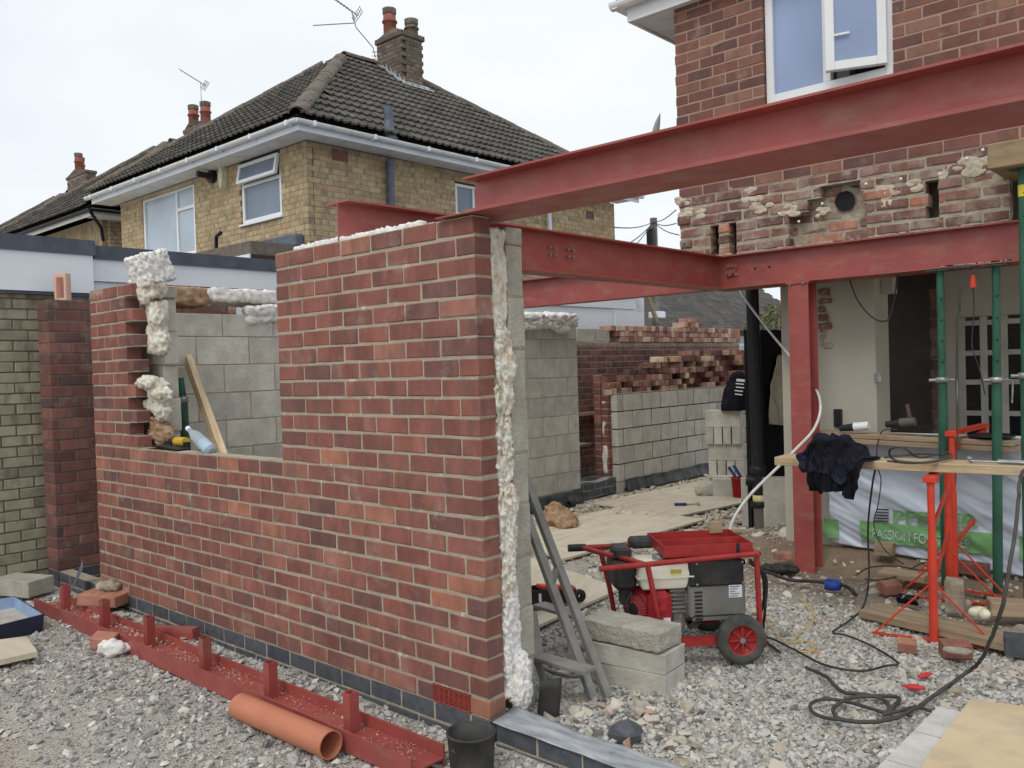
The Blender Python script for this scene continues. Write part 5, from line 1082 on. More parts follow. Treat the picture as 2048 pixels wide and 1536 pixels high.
# plywood sheets
def ply(label, pts, z, th=.018, mat='ply', cat='plywood sheet'):
    P=[at(u,v,z=z) for u,v in pts] if not isinstance(pts[0],Vector) else pts
    c=sum(P,Vector())/len(P); d=(P[1]-P[0]).normalized(); rz=math.atan2(d.y,d.x); Mi=(Matrix.Translation(c)@Matrix.Rotation(rz,4,'Z')); mi=Mi.inverted(); L=[mi@p for p in P]
    n=len(L); mb=MB(); mb.add([(p.x,p.y,0) for p in L]+[(p.x,p.y,-th) for p in L],[tuple(range(n)),tuple(range(n,2*n))[::-1]]+[(i,n+i,n+(i+1)%n,(i+1)%n) for i in range(n)])
    o=mb.build('plywood_sheet',MT[mat]); o.matrix_world=Mi; return tag(o,label,cat)
ply('dusty plywood sheet nearest the low block wall, with the blue hammer on it',[(1185,1006),(1430,955),(1500,1002),(1362,1030)],-.075)
ply('large dusty plywood sheet in the middle carrying the pink wool lump',[(1015,1065),(1232,1014),(1410,1038),(1118,1120)],-.085)
ply('plywood sheet behind the ladder, with the trolley jack on it',[(1000,1150),(1056,1113),(1242,1176),(1052,1262)],-.085)
Q=[Vector(at(1940,1398,z=-.07)),Vector(at(2110,1420,z=-.07)),Vector(at(2110,1660,z=-.07)),Vector(at(1822,1560,z=-.07))]
ply('clean yellow plywood sheet in the bottom right corner',Q,0,mat='ply_yellow')
a=at(1876,1414,z=-.085); b_=at(1728,1562,z=-.085)
mb=MB(); d=(b_-a).normalized(); s=Vector((d.y,-d.x,0)); s=s if s.x>0 else -s; ov=[]
for i in range(4):
    p=a+d*(i*.33); v=[p,p+d*.322,p+d*.322+s*.30,p+s*.30]; mm=MB(); mm.add([(q.x,q.y,-.083) for q in v]+[(q.x,q.y,-.13) for q in v],[(0,1,2,3),(7,6,5,4),(0,4,5,1),(1,5,6,2),(2,6,7,3),(3,7,4,0)]); ov.append(mm)
MT['slab']=M('pale slab',S(206,204,197,1.02),S(188,186,178,1.02),rough=.95,sc=9,bsc=90,bs=.8,bd=.006,rand=.03,spots=(S(150,144,132),.66,20,.6))
sl=thing('concrete_kerb','pale concrete slabs edging the yellow plywood sheet','concrete slab')
for mm in ov: mm.build('slab',MT['slab'],sl)
# wool lump on plywood, hammer
q=at(1112,1050,z=-.08); o=lump('insulation_lump',MT['insul_brown'],[((q.x-.02,q.y+.06,-.03),(.20,.14,.08),.2),((q.x-.09,q.y+.1,.0),(.12,.12,.11),0),((q.x+.12,q.y+.0,-.05),(.12,.12,.05),0)],.012,.05,seed=8,sc=(16,16,26)); tag(o,'pinkish brown lump of mineral wool on the middle plywood sheet','insulation')
hm=thing('hammer','blue handled hammer lying on the far plywood sheet','hammer'); a=at(1349,1009,z=-.06); b_=at(1397,1008,z=-.06); m_=a.lerp(b_,.5)
MB().tube([a,m_],.017,8).build('grip',M('hammer grip blue',S(48,58,120),bs=0,rough=.6),hm); MB().tube([m_,b_],.007,6).build('shaft',MT['alu'],hm); dd=Vector((-(b_-a).y,(b_-a).x,0)).normalized(); MB().bar(b_-dd*.05,b_+dd*.05,.02,.024).build('hammer_head',MT['timber_old'],hm)
# ladder and hop-up
ld=thing('ladder','dull aluminium ladder leaning against the back of the pier','ladder')
def rail(f,t,label=None): return MB().bar(f,t,.045,.03,up=(0,0,1),ch=.003).build('rail',MT['alu'],ld)
l0=at(1188,1402,z=-.1); l1=at(1217,1396,z=-.1)
ta=l0+Vector((-.76,.42,1.30)); 
# tops found on the rail directions seen against the pier
A0=at(1052,980,x=l0.x-.54); B0=at(1066,1000,x=l0.x-.46)
tA=at(1062,1058,y=l0.y+.05)+Vector((0,0,0)); tB=at(1068,1003,y=l1.y+.05)
eA=l0+(tA-l0)*1.35; eB=l1+(tB-l1)*1.25
rail(l0,eA); rail(l1,eB)
for f in (.66,):
    a=l0.lerp(tA,f); b_=l1.lerp(tB,f); MB().bar(a,b_+(b_-a)*.15,.03,.02).build('rung',MT['alu'],ld)
hp=thing('step_up','grey metal folding step standing behind the ladder feet','step'); s0=at(1072,1312,z=.10); s1=at(1180,1342,z=.10)
MB().bar(s0+Vector((-.05,0,0)),s1,.09,.02,ch=.003).build('tread',MT['alu'],hp); MB().bar(s0+Vector((0,0,.0)),s0+Vector((.06,.03,-.22)),.04,.025).build('leg',MT['alu'],hp); MB().bar(s0+Vector((-.1,.1,.16)),s0+Vector((.0,.02,.0)),.04,.025).build('leg',MT['alu'],hp)
s2=at(1068,1220,z=.12); s3=at(1130,1240,z=.12); MB().bar(s2+Vector((-.05,.1,0)),s3+Vector((.0,.1,0)),.09,.02,ch=.003).build('tread',MT['alu'],hp)
mb=MB(); a=at(1068,1326,z=.02); b_=at(1170,1352,z=.02); mb.tube(spline([a,a.lerp(b_,.35)-Vector((0,0,.02)),a.lerp(b_,.7)-Vector((0,0,.02)),b_],5),.010,7); mb.build('brace',MT['alu'],hp)
# trolley jack
tj=thing('trolley_jack','black and orange trolley jack lying on plywood behind the ladder','trolley jack'); j0=at(1062,1215,z=-.06); j1=at(1160,1200,z=-.06); d=(j1-j0); L=d.length; d.normalize(); s=Vector((-d.y,d.x,0)); up=Vector((0,0,1)); MJ=Matrix(((d.x,s.x,0,j0.x),(d.y,s.y,0,j0.y),(0,0,1,-.085),(0,0,0,1)))
mb=MB(); v=[(-.15,.02),(L*.5,.02),(L*.95,.02),(L*.97,.06),(L*.8,.09),(L*.3,.125),(-.15,.135)]
for y0,y1 in ((0,.008),(.13,.138)):
    n=len(v); mb.add([MJ@Vector((a,y0,b)) for a,b in v]+[MJ@Vector((a,y1,b)) for a,b in v],[tuple(range(n)),tuple(range(n,2*n))[::-1]]+[(i,n+i,n+(i+1)%n,(i+1)%n) for i in range(n)])
mb.build('side_plate',MT['black'],tj); MB().box((-.15,-.012,.004),(L*.9,.15,.018),MJ).build('base_skirt',MT['plaster_dark'],tj); MB().box((-.15,.02,.03),(L*.85,.12,.085),MJ).build('hydraulic_body',MT['black'],tj)
MB().bar(MJ@Vector((L*.25,.065,.135)),MJ@Vector((L*.85,.065,.10)),.07,.02).build('lift_arm',MT['orange'],tj); MB().box((-.14,.0,.12),(-.02,.13,.165),MJ).build('saddle',MT['orange'],tj); MB().box((L*.16,-.003,.05),(L*.21,-.0005,.105),MJ).build('white_label',MT['white'],tj); MB().tube([MJ@Vector((L*.62,.02,.12)),MJ@Vector((L*.92,.02,.10))],.014,8).build('grip',MT['orange'],tj)
for y in (-.01,.12):
    c=MJ@Vector((L*.98,y,.055)); MB().ring([(.014,-.012),(.04,-.012),(.043,-.006),(.043,.016),(.04,.022),(.014,.022),(.014,-.012)],(0,0,0),20,'y').build('wheel',MT['black'],tj).matrix_local=Matrix.Translation(c)@Matrix.Rotation(math.atan2(d.y,d.x),4,'Z')
# three stacked blocks in the foreground
c0=at(1330,1389,z=-.1); cl=at(1212,1362,z=-.1); crr=at(1374,1352,z=-.1)
d=(c0-cl).normalized(); ang=math.atan2(d.y,d.x)+math.radians(0); L=.44
nrm=Vector((-math.sin(ang),math.cos(ang),0)); base=c0-Vector((math.cos(ang),math.sin(ang),0))*(.22)+nrm*.105
for i,(dz,off,rz,lab) in enumerate(((.05,(0,0),0,'bottom block of the low stack in front of the generator'),(.152,(.0,.0),.02,'middle block of the low stack in front of the generator'),(.262,(-.03,.0),-.10,'pale chipped block topping the low stack in front of the generator'))):
    if i<2: blk((base.x+off[0],base.y+off[1],-.115+dz),ang+rz,lab,(.44,.215,.098))
    else:
        o=lump('concrete_block',MT['block_light'],[],.008,.006,boxes=[((base.x-.02,base.y-.005,-.115+.255),(.455,.215,.095),ang-.05)],seed=77,sc=(30,30,30),smooth=False); tag(o,lab,'block')
# black bucket
bb=thing('bucket','dusty black bucket standing at the foot of the brick corner','bucket'); bc=at(942,1466,z=.07); MB().ring([(.001,-.185),(.078,-.19),(.086,-.10),(.092,0),(.096,.0),(.096,.008),(.089,.008),(.083,-.1),(.074,-.18),(.001,-.18)],(bc.x,bc.y,bc.z),32).build('bucket_body',MT['black_dusty'],bb)
# orange drain pipe
a=at(480,1412,z=-.055+.0); b_=at(662,1490,z=-.055); d=(b_-a).normalized(); pp=thing('drain_pipe','terracotta orange plastic drain pipe lying on gravel in front of the channel','pipe')
mo=M('orange drain plastic',S(190,122,94,1.08),S(180,112,86,1.08),rough=.45,sc=3,bs=.05,rand=0,spots=(S(210,180,160),.68,20,.5))
mb=MB(); n=28; r=.058; s=Vector((-d.y,d.x,0)); ring=lambda p,rr:[p+(s*math.cos(t)+Vector((0,0,1))*math.sin(t))*rr for t in [2*math.pi*k/n for k in range(n)]]
R=[ring(a,r),ring(b_,r),ring(b_,r-.005),ring(a,r-.005)]; v=[q for g in R for q in g]; mb.add(v,[(i*n+k,i*n+(k+1)%n,((i+1)%4)*n+(k+1)%n,((i+1)%4)*n+k) for i in range(4) for k in range(n)],True); o=mb.build('pipe_shaft',mo,pp); md=o.modifiers.new('e','EDGE_SPLIT')
# things at the left
ht=thing('mortar_tray','dark blue mixing tray with pale mortar inside, at the left edge','tray'); tz=-.015
T=[at(-120,1280,z=tz),at(88,1228,z=tz),at(30,1192,z=tz),at(-120,1215,z=tz)]; cT=sum(T,Vector())/4
mo_=MB(); mi_=MB(); mt_=M('navy plastic tray',S(52,56,78),rough=.5,bs=0); mti=M('pale blue tray lining',S(150,176,212),rough=.5,bs=0)
for i in range(4):
    p,q=T[i],T[(i+1)%4]; k=lambda v,f,dz:(cT+(v-cT)*f)+Vector((0,0,dz)); mo_.add([p,q,k(q,.97,-.12),k(p,.97,-.12)],[(0,1,2,3)]); mo_.add([p,q,k(q,.975,0),k(p,.975,0)],[(0,1,2,3)]); mi_.add([k(p,.975,-.001),k(q,.975,-.001),k(q,.93,-.10),k(p,.93,-.10)],[(0,1,2,3)])
mo_.build('tray_body',mt_,ht,fix=False); mi_.build('tray_lining',mti,ht,fix=False); mb=MB(); mb.poly([cT+(p-cT)*.94+Vector((0,0,-.075)) for p in T]); mb.build('mortar_fill',M('pale dried mortar',S(196,192,182),S(170,166,156),sc=9,rough=.9),ht)
s_=at(28,1172,z=-.03); blk((s_.x-.08,s_.y+.08,-.05),math.radians(20),'pale concrete block lying flat at the far left by the yellow wall',(.40,.22,.12),mat='block_light')
wb=thing('timber_offcut','cracked pale timber board offcut on the gravel at the left edge','board'); T2=[at(-70,1335,z=-.06),at(75,1303,z=-.06),at(52,1272,z=-.06),at(-70,1288,z=-.06)]
mb=MB(); mb.add(T2+[q-Vector((0,0,.03)) for q in T2],[(0,1,2,3),(7,6,5,4),(0,4,5,1),(1,5,6,2),(2,6,7,3),(3,7,4,0)]); mb.build('board',MT['ply'],wb)
q=at(203,1288,z=-.07); loose((q.x-.0,q.y+.02,-.055),(.2,.1,math.radians(40)),MT['brick_orange'],'broken orange brick resting against the outside of the channel',(.13,.1,.07))
o=lump('mortar_lump',MT['insul_white'],[((at(222,1300,z=-.09).x,at(222,1300,z=-.09).y,-.075),(.09,.05,.045),.4),((at(252,1297,z=-.09).x,at(252,1297,z=-.09).y,-.085),(.03,.03,.03),0)],.010,.03,seed=5,sc=(30,30,30)); tag(o,'white crumbly mortar lump beside the orange brick at the channel','rubble')
q=at(170,1190,z=.02); q2=at(228,1180,z=.02)
loose(((q.x+q2.x)/2+.05,(q.y+q2.y)/2+.02,-.01),(0,.03,math.radians(28)),MT['brick_orange'],'salmon coloured block lying flat against the left end of the red wall',(.30,.20,.075))
o=lump('mortar_lump',MT['mortar_old'],[((-3.53,-.06,.055),(.10,.07,.03),.3)],.010,.03,seed=6,sc=(30,30,30)); tag(o,'dried mortar crust on top of the salmon block','rubble')
q=at(114,1118+455,y=0) if False else None
pq=at(118,598,x=XP-.1); hb=thing('hollow_brick','pinkish hollow brick standing upright on top of the dark pier','brick'); hc_=Vector((pq.x,pq.y+.03,2.095)); Mh=Matrix.Translation(hc_)@Matrix.Rotation(math.radians(38),4,'Z')
mb=MB(); w_,d_,h_=.10,.07,.215; mb.box((-w_/2,-d_/2,0),(w_/2,d_/2,h_),Mh,ch=.003); mb.build('brick_body',M('pink dusty brick',S(190,150,130,1.1),S(200,170,150,1.1),sc=12),hb)
mb=MB(); mb.box((-w_/2+.02,-d_/2-.001,.02),(w_/2-.02,-d_/2+.001,h_-.03),Mh); mb.build('frog',MT['brick_orange'],hb)
# trowel-like dark plastic at the footing
o=sheet(lambda a,b:(-4.10+.10*a+.05*b,-.12+.10*b-.05*a,-.10+.24*b+.03*math.sin(a*5)*b),8,8,'plastic_scrap',MT['lead_dark']); tag(o,'curled dark grey plastic scrap standing in the door gap by the channel end','plastic scrap')
# things on the window sill / behind the opening
wt=at(372,720,x=XB+.02); wb_=at(455,912,y=.35); plank('timber','pale timber leaning against the block wall behind the window opening',(wb_.x,wb_.y,wb_.z-.1),(wt.x+.03,wt.y,wt.z),.045,.095,'timber')
a=at(366,800,x=XB+.25); b_=at(375,905,x=XB+.35); gp_=thing('steel_prop','dark green prop leaning inside the window opening beside the timber','prop'); MB().tube([(b_.x,b_.y,b_.z-.5),(a.x,a.y,a.z)],.032,12).build('outer_tube',MT['green'],gp_); MB().tube([(a.x,a.y,a.z),(a.x-.01,a.y-.01,a.z+.16)],.025,12).build('inner_tube',MT['green'],gp_); MB().ring([(.03,-.02),(.042,-.02),(.042,.025),(.03,.025)],(a.x,a.y,a.z),14).build('collar',MT['galv'],gp_)
zs_=12*CH+.004
bt=thing('water_bottle','clear plastic water bottle with blue label lying tilted on the window sill','bottle'); a=at(377,858,y=.06); b_=at(425,905,y=.06)
gl,tt_,bs_,n_,l_=nodes('clear plastic'); bs_.inputs['Base Color'].default_value=S(206,216,226); bs_.inputs['Transmission Weight'].default_value=.6; bs_.inputs['Roughness'].default_value=.12; bs_.inputs['IOR'].default_value=1.2
dv=(b_-a); pts=[a+dv*t for t in (.0,.06,.08,.18,.32,.5,.75,.97,1.0)]; MB().tube(pts,[.013,.013,.016,.022,.037,.038,.037,.036,.028],16).build('bottle_body',gl,bt); MB().tube([a-dv*.04,a+dv*.05],.016,12).build('cap',MT['white'],bt); MB().tube([a+dv*.62,a+dv*.92],.0385,16).build('label_band',M('blue label',S(170,192,208),bs=0,rough=.4),bt)
dl=thing('cordless_drill','small black and yellow drill lying on the window sill','drill'); a=at(338,882,y=.12); b_=at(372,884,y=.12); MB().tube([a,a.lerp(b_,.45)],[.008,.026],10).build('chuck',MT['black'],dl); MB().tube([a.lerp(b_,.45),b_],.030,12).build('drill_body',M('yellow plastic',S(220,180,60),bs=0,rough=.5),dl); MB().bar(b_,b_+Vector((.0,.0,-.06)),.04,.04).build('handle',MT['black'],dl)
o=sheet(lambda a,b:(at(292,892,y=.02).x+a*.42,.01+b*.10,zs_+.012+.008*math.sin(a*4)),10,3,'plastic_tray',MT['black'],thick=.006); tag(o,'flat black plastic tray on the left part of the window sill','tray')
for i,(u,v) in enumerate(((512,911),(545,915))): q=at(u,v,y=.24); mb=MB(); mb.cbox((q.x,q.y,.905+.03),(.13,.06,.01),ch=.002); o=mb.build('plaster_chip',MT['white']); tag(o,('left' if i==0 else 'right')+' white plaster chip behind the window sill','rubble')
# white pipe around the column
zc_=Y2-.03
pts=[at(1470,572,y=Y2+.55),at(1530,650,y=Y2+.45),at(1582,716,y=Y2+.30),at(1625,765,y=Y2+.2)]
P3=spline([at(1474,572,y=Y2+1.0),at(1500,612,y=Y2+.85),at(1540,664,y=Y2+.6),at(1580,712,y=Y2+.34),at(1625,766,y=Y2+.2),at(1641,812,y=Y2+.05),at(1628,858,y=Y2-.07),at(1590,900,y=Y2-.2),at(1545,945,y=Y2-.38),at(1500,990,y=Y2-.6),at(1468,1036,y=Y2-.85),at(1454,1082,y=Y2-1.1)],8)
o=MB().tube(P3,.0105,10).build('plastic_pipe',MT['white_pipe']); tag(o,'thin white plastic pipe wound round the red column down to the generator','pipe')
# membrane banner over the low wall
def mem(u_,w_):
    x=-.22+u_*1.75; z0=-.03+.10*max(0,1-u_*1.4)+.0; z1=.93; z=z0+w_*(z1-z0)
    y=4.10-.10*w_+.034*noise.noise(Vector(((x*1.2+z*2.6)*3.2,(x*.5-z)*.9,3)))+.014*abs(noise.noise(Vector(((x+z*1.8)*8,(x-z)*2,9))))+.02*(1-w_)**3
    return x,y,z
def memy(x,z):
    return 4.085-.05*((z-.0)/(.93))+.034*noise.noise(Vector(((x*1.2+z*2.6)*3.2,(x*.5-z)*.9,3)))+.014*abs(noise.noise(Vector(((x+z*1.8)*8,(x-z)*2,9))))
mem2=lambda a,b:(lambda x,z:(x,memy(x,z)+.02*(1-b)**3,z))(-.22+a*1.75,(at(1640+a*408,1082+a*78,y=4.1).z)*(1-b)+.90*b)
mbn=thing('plastic_banner','pale blue plastic sheeting with green print hanging over the low wall behind the trestles','sheeting')
mm=M('pale blue plastic film',S(196,206,220,1.15),S(180,192,208,1.15),rough=.35,sc=4,bs=.2,bsc=20,rand=0,spec=.5); mg=M('green print',S(128,180,120,.95),S(112,166,108,.95),rough=.4,sc=5,bs=0,rand=0); mgd=M('dark print',S(84,78,84),rough=.4,bs=0,rand=0); mwh=M('pale print',S(186,204,196),rough=.4,bs=0,rand=0)
o=sheet(mem2,200,90,'plastic_film',mm,parent=mbn)
def onmem(x,z,dy=.006): return Vector((x,memy(x,z)-dy,z))
def patch(u0,v0,u1,v1,mat,name,nx=24,nz=8,dy=.012,skew=0):
    a=at(u0,v0,y=4.03); b=at(u1,v1,y=4.03); vv=[]
    for i in range(nx+1):
        for j in range(nz+1):
            x=a.x+(b.x-a.x)*i/nx; z=a.z+(b.z-a.z)*j/nz+skew*(x-a.x); vv.append(onmem(x,z,dy))
    mb=MB(); mb.add(vv,[(i*(nz+1)+j,(i+1)*(nz+1)+j,(i+1)*(nz+1)+j+1,i*(nz+1)+j+1) for i in range(nx) for j in range(nz)],True); return mb.build(name,mat,mbn,fix=False)
def band(u0,v0,v1,u1,v0r):
    p=at(u0,v0,y=4.03); q=at(u0,v1,y=4.03); r=at(u1,v0r,y=4.03); return p,Vector((r.x,0,q.z)),(r.z-p.z)/(r.x-p.x)
def patch2(u0,v0,v1,u1,v0r,mat,name,nx=20,nz=6,dy=.012):
    a,b,sk=band(u0,v0,v1,u1,v0r); vv=[]
    for i in range(nx+1):
        for j in range(nz+1):
            x=a.x+(b.x-a.x)*i/nx; z=a.z+(b.z-a.z)*j/nz+sk*(x-a.x); vv.append(onmem(x,z,dy))
    mb=MB(); mb.add(vv,[(i*(nz+1)+j,(i+1)*(nz+1)+j,(i+1)*(nz+1)+j+1,i*(nz+1)+j+1) for i in range(nx) for j in range(nz)],True); return mb.build(name,mat,mbn,fix=False)
patch2(1642,1038,1075,1672,1041,mg,'green_panel'); patch2(1716,1042,1082,1990,1070,mg,'green_panel',60,12); patch2(2036,1074,1120,2080,1078,mg,'green_panel')
for i in range(5): patch2(1752-(i*2),1018+i*5.8,1021.5+i*5.8,1775,1019+i*5.8,mgd,'logo_stripe',8,2,.020)
def text(s,u0,v0,v1,u1,v0r,mat,name,bold=0,dy=.021):
    a,b,skew=band(u0,v0,v1,u1,v0r); c=bpy.data.curves.new('t','FONT'); c.body=s; c.offset=bold; ob=bpy.data.objects.new('t',c); COL.objects.link(ob); dg=bpy.context.evaluated_depsgraph_get(); me=bpy.data.meshes.new_from_object(ob.evaluated_get(dg)); bpy.data.objects.remove(ob); bpy.data.curves.remove(c)
    bm=bmesh.new(); bm.from_mesh(me); bmesh.ops.triangulate(bm,faces=bm.faces); bmesh.ops.subdivide_edges(bm,edges=bm.edges,cuts=2); bm.to_mesh(me); bm.free()
    xs_=[v.co.x for v in me.vertices]; ys_=[v.co.y for v in me.vertices]; X0,X1_,Y0_,Y1_=min(xs_),max(xs_),min(ys_),max(ys_)
    for v in me.vertices:
        x=a.x+(b.x-a.x)*(v.co.x-X0)/(X1_-X0); z=b.z+(a.z-b.z)*(v.co.y-Y0_)/(Y1_-Y0_)+skew*(x-a.x); v.co=onmem(x,z,dy)
    me.name=name; me.materials.append(mat); o=bpy.data.objects.new(name,me); COL.objects.link(o); o.parent=mbn; return o
text('PFEIFER',1783,1021,1046,1956,1030,mg,'lettering',.04); text('PASSION FOR TIMBER',1742,1058,1077,1940,1080,mwh,'lettering',.012)
# generator
G0=Vector((-.11,1.10,0)); ga=math.radians(46.4); gen=thing('generator','red framed petrol welding generator with white tank, black box and two wheels','generator',(G0.x,G0.y,0),ga)
def gp2(px_,py_): return (px_-1232)*.00266, .43-(py_-1115)*.00272
def gbox(x0,y0,x1,y1,v0,v1,name,mat,ch=.008):
    a=gp2(x0,y1); b=gp2(x1,y0); return MB().box((a[0],v0,a[1]),(b[0],v1,b[1]),ch=ch).build(name,mat,gen)
GR=MT['frame_red']; W_=.45; H_=.43; L_=.73; tr=.0145
def gt(pts,name='frame_tube',r=tr): return MB().tube(spline(pts,5) if len(pts)>2 else pts,r,10).build(name,GR,gen)
gt([(-.10,0,H_-.02),(0,0,H_-.015),(.3,0,H_),(L_-.03,0,H_+.02),(L_,.02,H_+.02),(L_+.005,W_,H_+.02)]); gt([(-.12,W_,H_),(.0,W_,H_),(L_,W_,H_)]); gt([(-.12,W_,H_),(-.03,W_*.6,H_+.0),(.06,.15,H_-.005),(.13,0,H_-.005)])
gt([(.15,0,H_),(.19,0,.2),(.22,0,-.02)]); gt([(-.02,W_,H_),(.03,W_,.2),(.06,W_,0)]); gt([(L_,0,H_),(L_+.01,0,.0)]); gt([(L_,W_,H_),(L_,W_,.0)])
MB().box((.15,-.02,-.01),(L_+.03,.02,.03)).build('base_rail',GR,gen); MB().box((.0,W_-.02,-.01),(L_+.03,W_+.02,.03)).build('base_rail',GR,gen); MB().box((L_-.01,-.03,-.035),(L_+.035,.03,.035),ch=.004).build('base_foot',GR,gen); MB().box((.0,.0,-.005),(.03,W_,.02)).build('base_rail',GR,gen); MB().box((L_-.02,.0,-.005),(L_+.01,W_,.02)).build('base_rail',GR,gen)
MB().tube([(-.20,W_,H_+.0),(-.10,W_,H_)],.021,10).build('handle_grip',MT['black'],gen)
bk_=MT['black_dusty']; wt_=M('dirty white tank',S(240,234,216,1.1),S(226,218,198,1.1),rough=.45,sc=6,rand=0,spots=(S(150,140,120),.66,14,.5))
def taper(x0,x1,v0,v1,z0,z1,k,name,mat,ch=.0):
    mb=MB(); c=((x0+x1)/2,(v0+v1)/2); b=[(x0,v0),(x1,v0),(x1,v1),(x0,v1)]; t=[(c[0]+(a-c[0])*k,c[1]+(b_-c[1])*k) for a,b_ in b]
    o=mb.add([(a,b_,z0) for a,b_ in b]+[(a,b_,z1) for a,b_ in t],[(3,2,1,0),(4,5,6,7)]+[(i,(i+1)%4,4+(i+1)%4,4+i) for i in range(4)]).build(name,mat,gen); md=o.modifiers.new('b','BEVEL'); md.width=.014; md.segments=3; return o
x0,z0=gp2(1275,1176); x1,z1=gp2(1384,1122); zm=gp2(0,1150)[1]
taper(x0,x1,.06,.30,zm,z1,.90,'fuel_tank',wt_); taper(x0+.005,x1-.005,.065,.295,zm-.001,z0,.85,'tank_bottom',wt_); MB().box((x0-.006,.054,zm-.004),(x1+.006,.306,zm+.004)).build('tank_seam',wt_,gen)
MB().ring([(.001,.0),(.034,.0),(.036,.004),(.036,.022),(.028,.026),(.001,.026)],(gp2(1326,0)[0],.16,z1),18).build('fuel_cap',MT['galv'],gen)
yl=gp2(1340,1136); yl2=gp2(1362,1147); MB().box((yl[0],.0625,yl2[1]),(yl2[0],.0665,yl[1])).build('yellow_label',M('yellow label g',S(222,196,60),S(180,160,60),sc=120,rough=.5,bs=0),gen)
gbox(1230,1122,1276,1176,.10,.34,'exhaust_box',bk_,.02); gbox(1236,1098,1272,1120,.16,.32,'muffler',bk_,.012); gbox(1282,1092,1330,1112,.30,.42,'air_cleaner',bk_,.015); gbox(1242,1175,1262,1205,.12,.17,'recoil_bracket',bk_,.008)
rc=gp2(1275,1216); mr=M('red engine cover',S(176,40,50,1.15),S(150,36,46,1.15),rough=.5,sc=8,rand=0,spots=(S(110,80,74),.62,20,.6))
# engine shroud: lathe along u, fan facing the left end and camera
MB().ring([(.001,-.035),(.05,-.035),(.085,-.02),(.105,.0),(.112,.03),(.112,.11),(.10,.14),(.06,.15)],(0,0,0),28,'x').build('engine_shroud',mr,gen).matrix_local=Matrix.Translation((rc[0]+.02,.19,rc[1]-.01))@Matrix.Rotation(math.radians(-38),4,'Z').inverted()@Matrix.Identity(4)
fan=part('recoil_grille',gen); fan.matrix_local=Matrix.Translation((rc[0]+.02,.19,rc[1]-.01))@Matrix.Rotation(math.radians(38),4,'Z')
mb=MB()
for i in range(28):
    a=2*math.pi*i/28; mb.bar((-.037-.0,.035*math.cos(a),.035*math.sin(a)),(-.024,.080*math.cos(a),.080*math.sin(a)),.004,.004)
mb.build('grille_rib',M('pale red rib',S(206,120,110),rough=.5,bs=0),fan); MB().ring([(.001,-.04),(.032,-.04),(.034,-.036),(.034,-.03)],(0,0,0),18,'x').build('hub_cap',MT['black_dusty'],fan)
MB().ring([(.036,-.034),(.082,-.0225)],(0,0,0),28,'x').build('grille_slots',MT['black'],fan)
gbox(1295,1178,1342,1266,.05,.26,'shroud_side',mr,.03)
mg2=M('dirty cast aluminium',S(140,136,128),S(98,94,88),rough=.6,sc=16,bs=.5,rand=0)
gbox(1340,1170,1372,1262,.10,.30,'crankcase',mg2,.02); MB().tube([(gp2(1365,0)[0],.2,.16),(gp2(1392,0)[0],.2,.18)],[.10,.125],22).build('alternator_neck',mg2,gen)
x0,z0=gp2(1376,1232); x1,z1=gp2(1492,1166); gy=M('grey enamel',S(132,130,122),S(116,114,108),rough=.5,sc=5,bs=.05,rand=0)
MB().box((x0,.07,z0),(x1,.36,z1),ch=.01).build('alternator_case',gy,gen); MB().box((x0+.02,.075,z0-.02),(x1-.0,.35,z0-.001)).build('case_lip',gy,gen)
MB().box((gp2(1376,0)[0],.055,gp2(0,1172)[1]),(gp2(1488,0)[0],.38,gp2(0,1120)[1]),ch=.012).build('control_box',bk_,gen)
mb=MB()
for i in range(9): mb.box((gp2(1388,0)[0],.064,gp2(0,1180+i*7.5)[1]-.012),(gp2(1403,0)[0],.0695,gp2(0,1180+i*7.5)[1]-.004))
mb.build('louvre',MT['black'],gen); MB().ring([(.11,0),(.135,0),(.135,.03),(.11,.03)],(gp2(1388,0)[0],.21,gp2(0,1218)[1]),24,'x').build('vent_band',mg2,gen)
gbox(1457,1171,1484,1196,.0655,.069,'white_plate',MT['white'],0)
mb=MB()
for i in range(5): mb.box((gp2(1459,0)[0],.0635,gp2(0,1174+i*4.5)[1]),(gp2(1478-(i%3)*4,0)[0],.065,gp2(0,1175.4+i*4.5)[1]))
mb.build('plate_print',MT['lead_dark'],gen)
for i in range(6): MB().box((gp2(1340,0)[0],.085,gp2(0,1178+i*8)[1]),(gp2(1370,0)[0],.099,gp2(0,1181+i*8)[1])).build('cooling_fin',mg2,gen)
for i,(u_,v_) in enumerate(((1392,1126),(1484,1126),(1392,1166),(1484,1166),(1380,1228),(1486,1228))):
    q_=gp2(u_,v_); MB().tube([(q_[0],.056 if i<4 else .07,q_[1]),(q_[0],.049 if i<4 else .064,q_[1])],.006,8).build('bolt',MT['galv'],gen)
for i in range(2): q_=gp2(1488,1135+i*16); MB().tube([(q_[0],.15+i*.1,q_[1]),(q_[0]+.035,.15+i*.1,q_[1])],.016,12).build('cable_socket',MT['black'],gen)
q_=gp2(1318,1205); MB().tube([(q_[0],.04,q_[1]),(q_[0]+.0,.02,q_[1]+.0)],.018,12).build('knob',mr,gen); MB().box((gp2(1322,0)[0],.046,gp2(0,1234)[1]),(gp2(1336,0)[0],.049,gp2(0,1227)[1])).build('small_plate',MT['white'],gen)
MB().tube(spline([(gp2(1262,0)[0],.10,gp2(0,1180)[1]),(gp2(1250,0)[0],.08,gp2(0,1205)[1]),(gp2(1262,0)[0],.07,gp2(0,1235)[1])],5),.006,6).build('fuel_hose',MT['black'],gen)
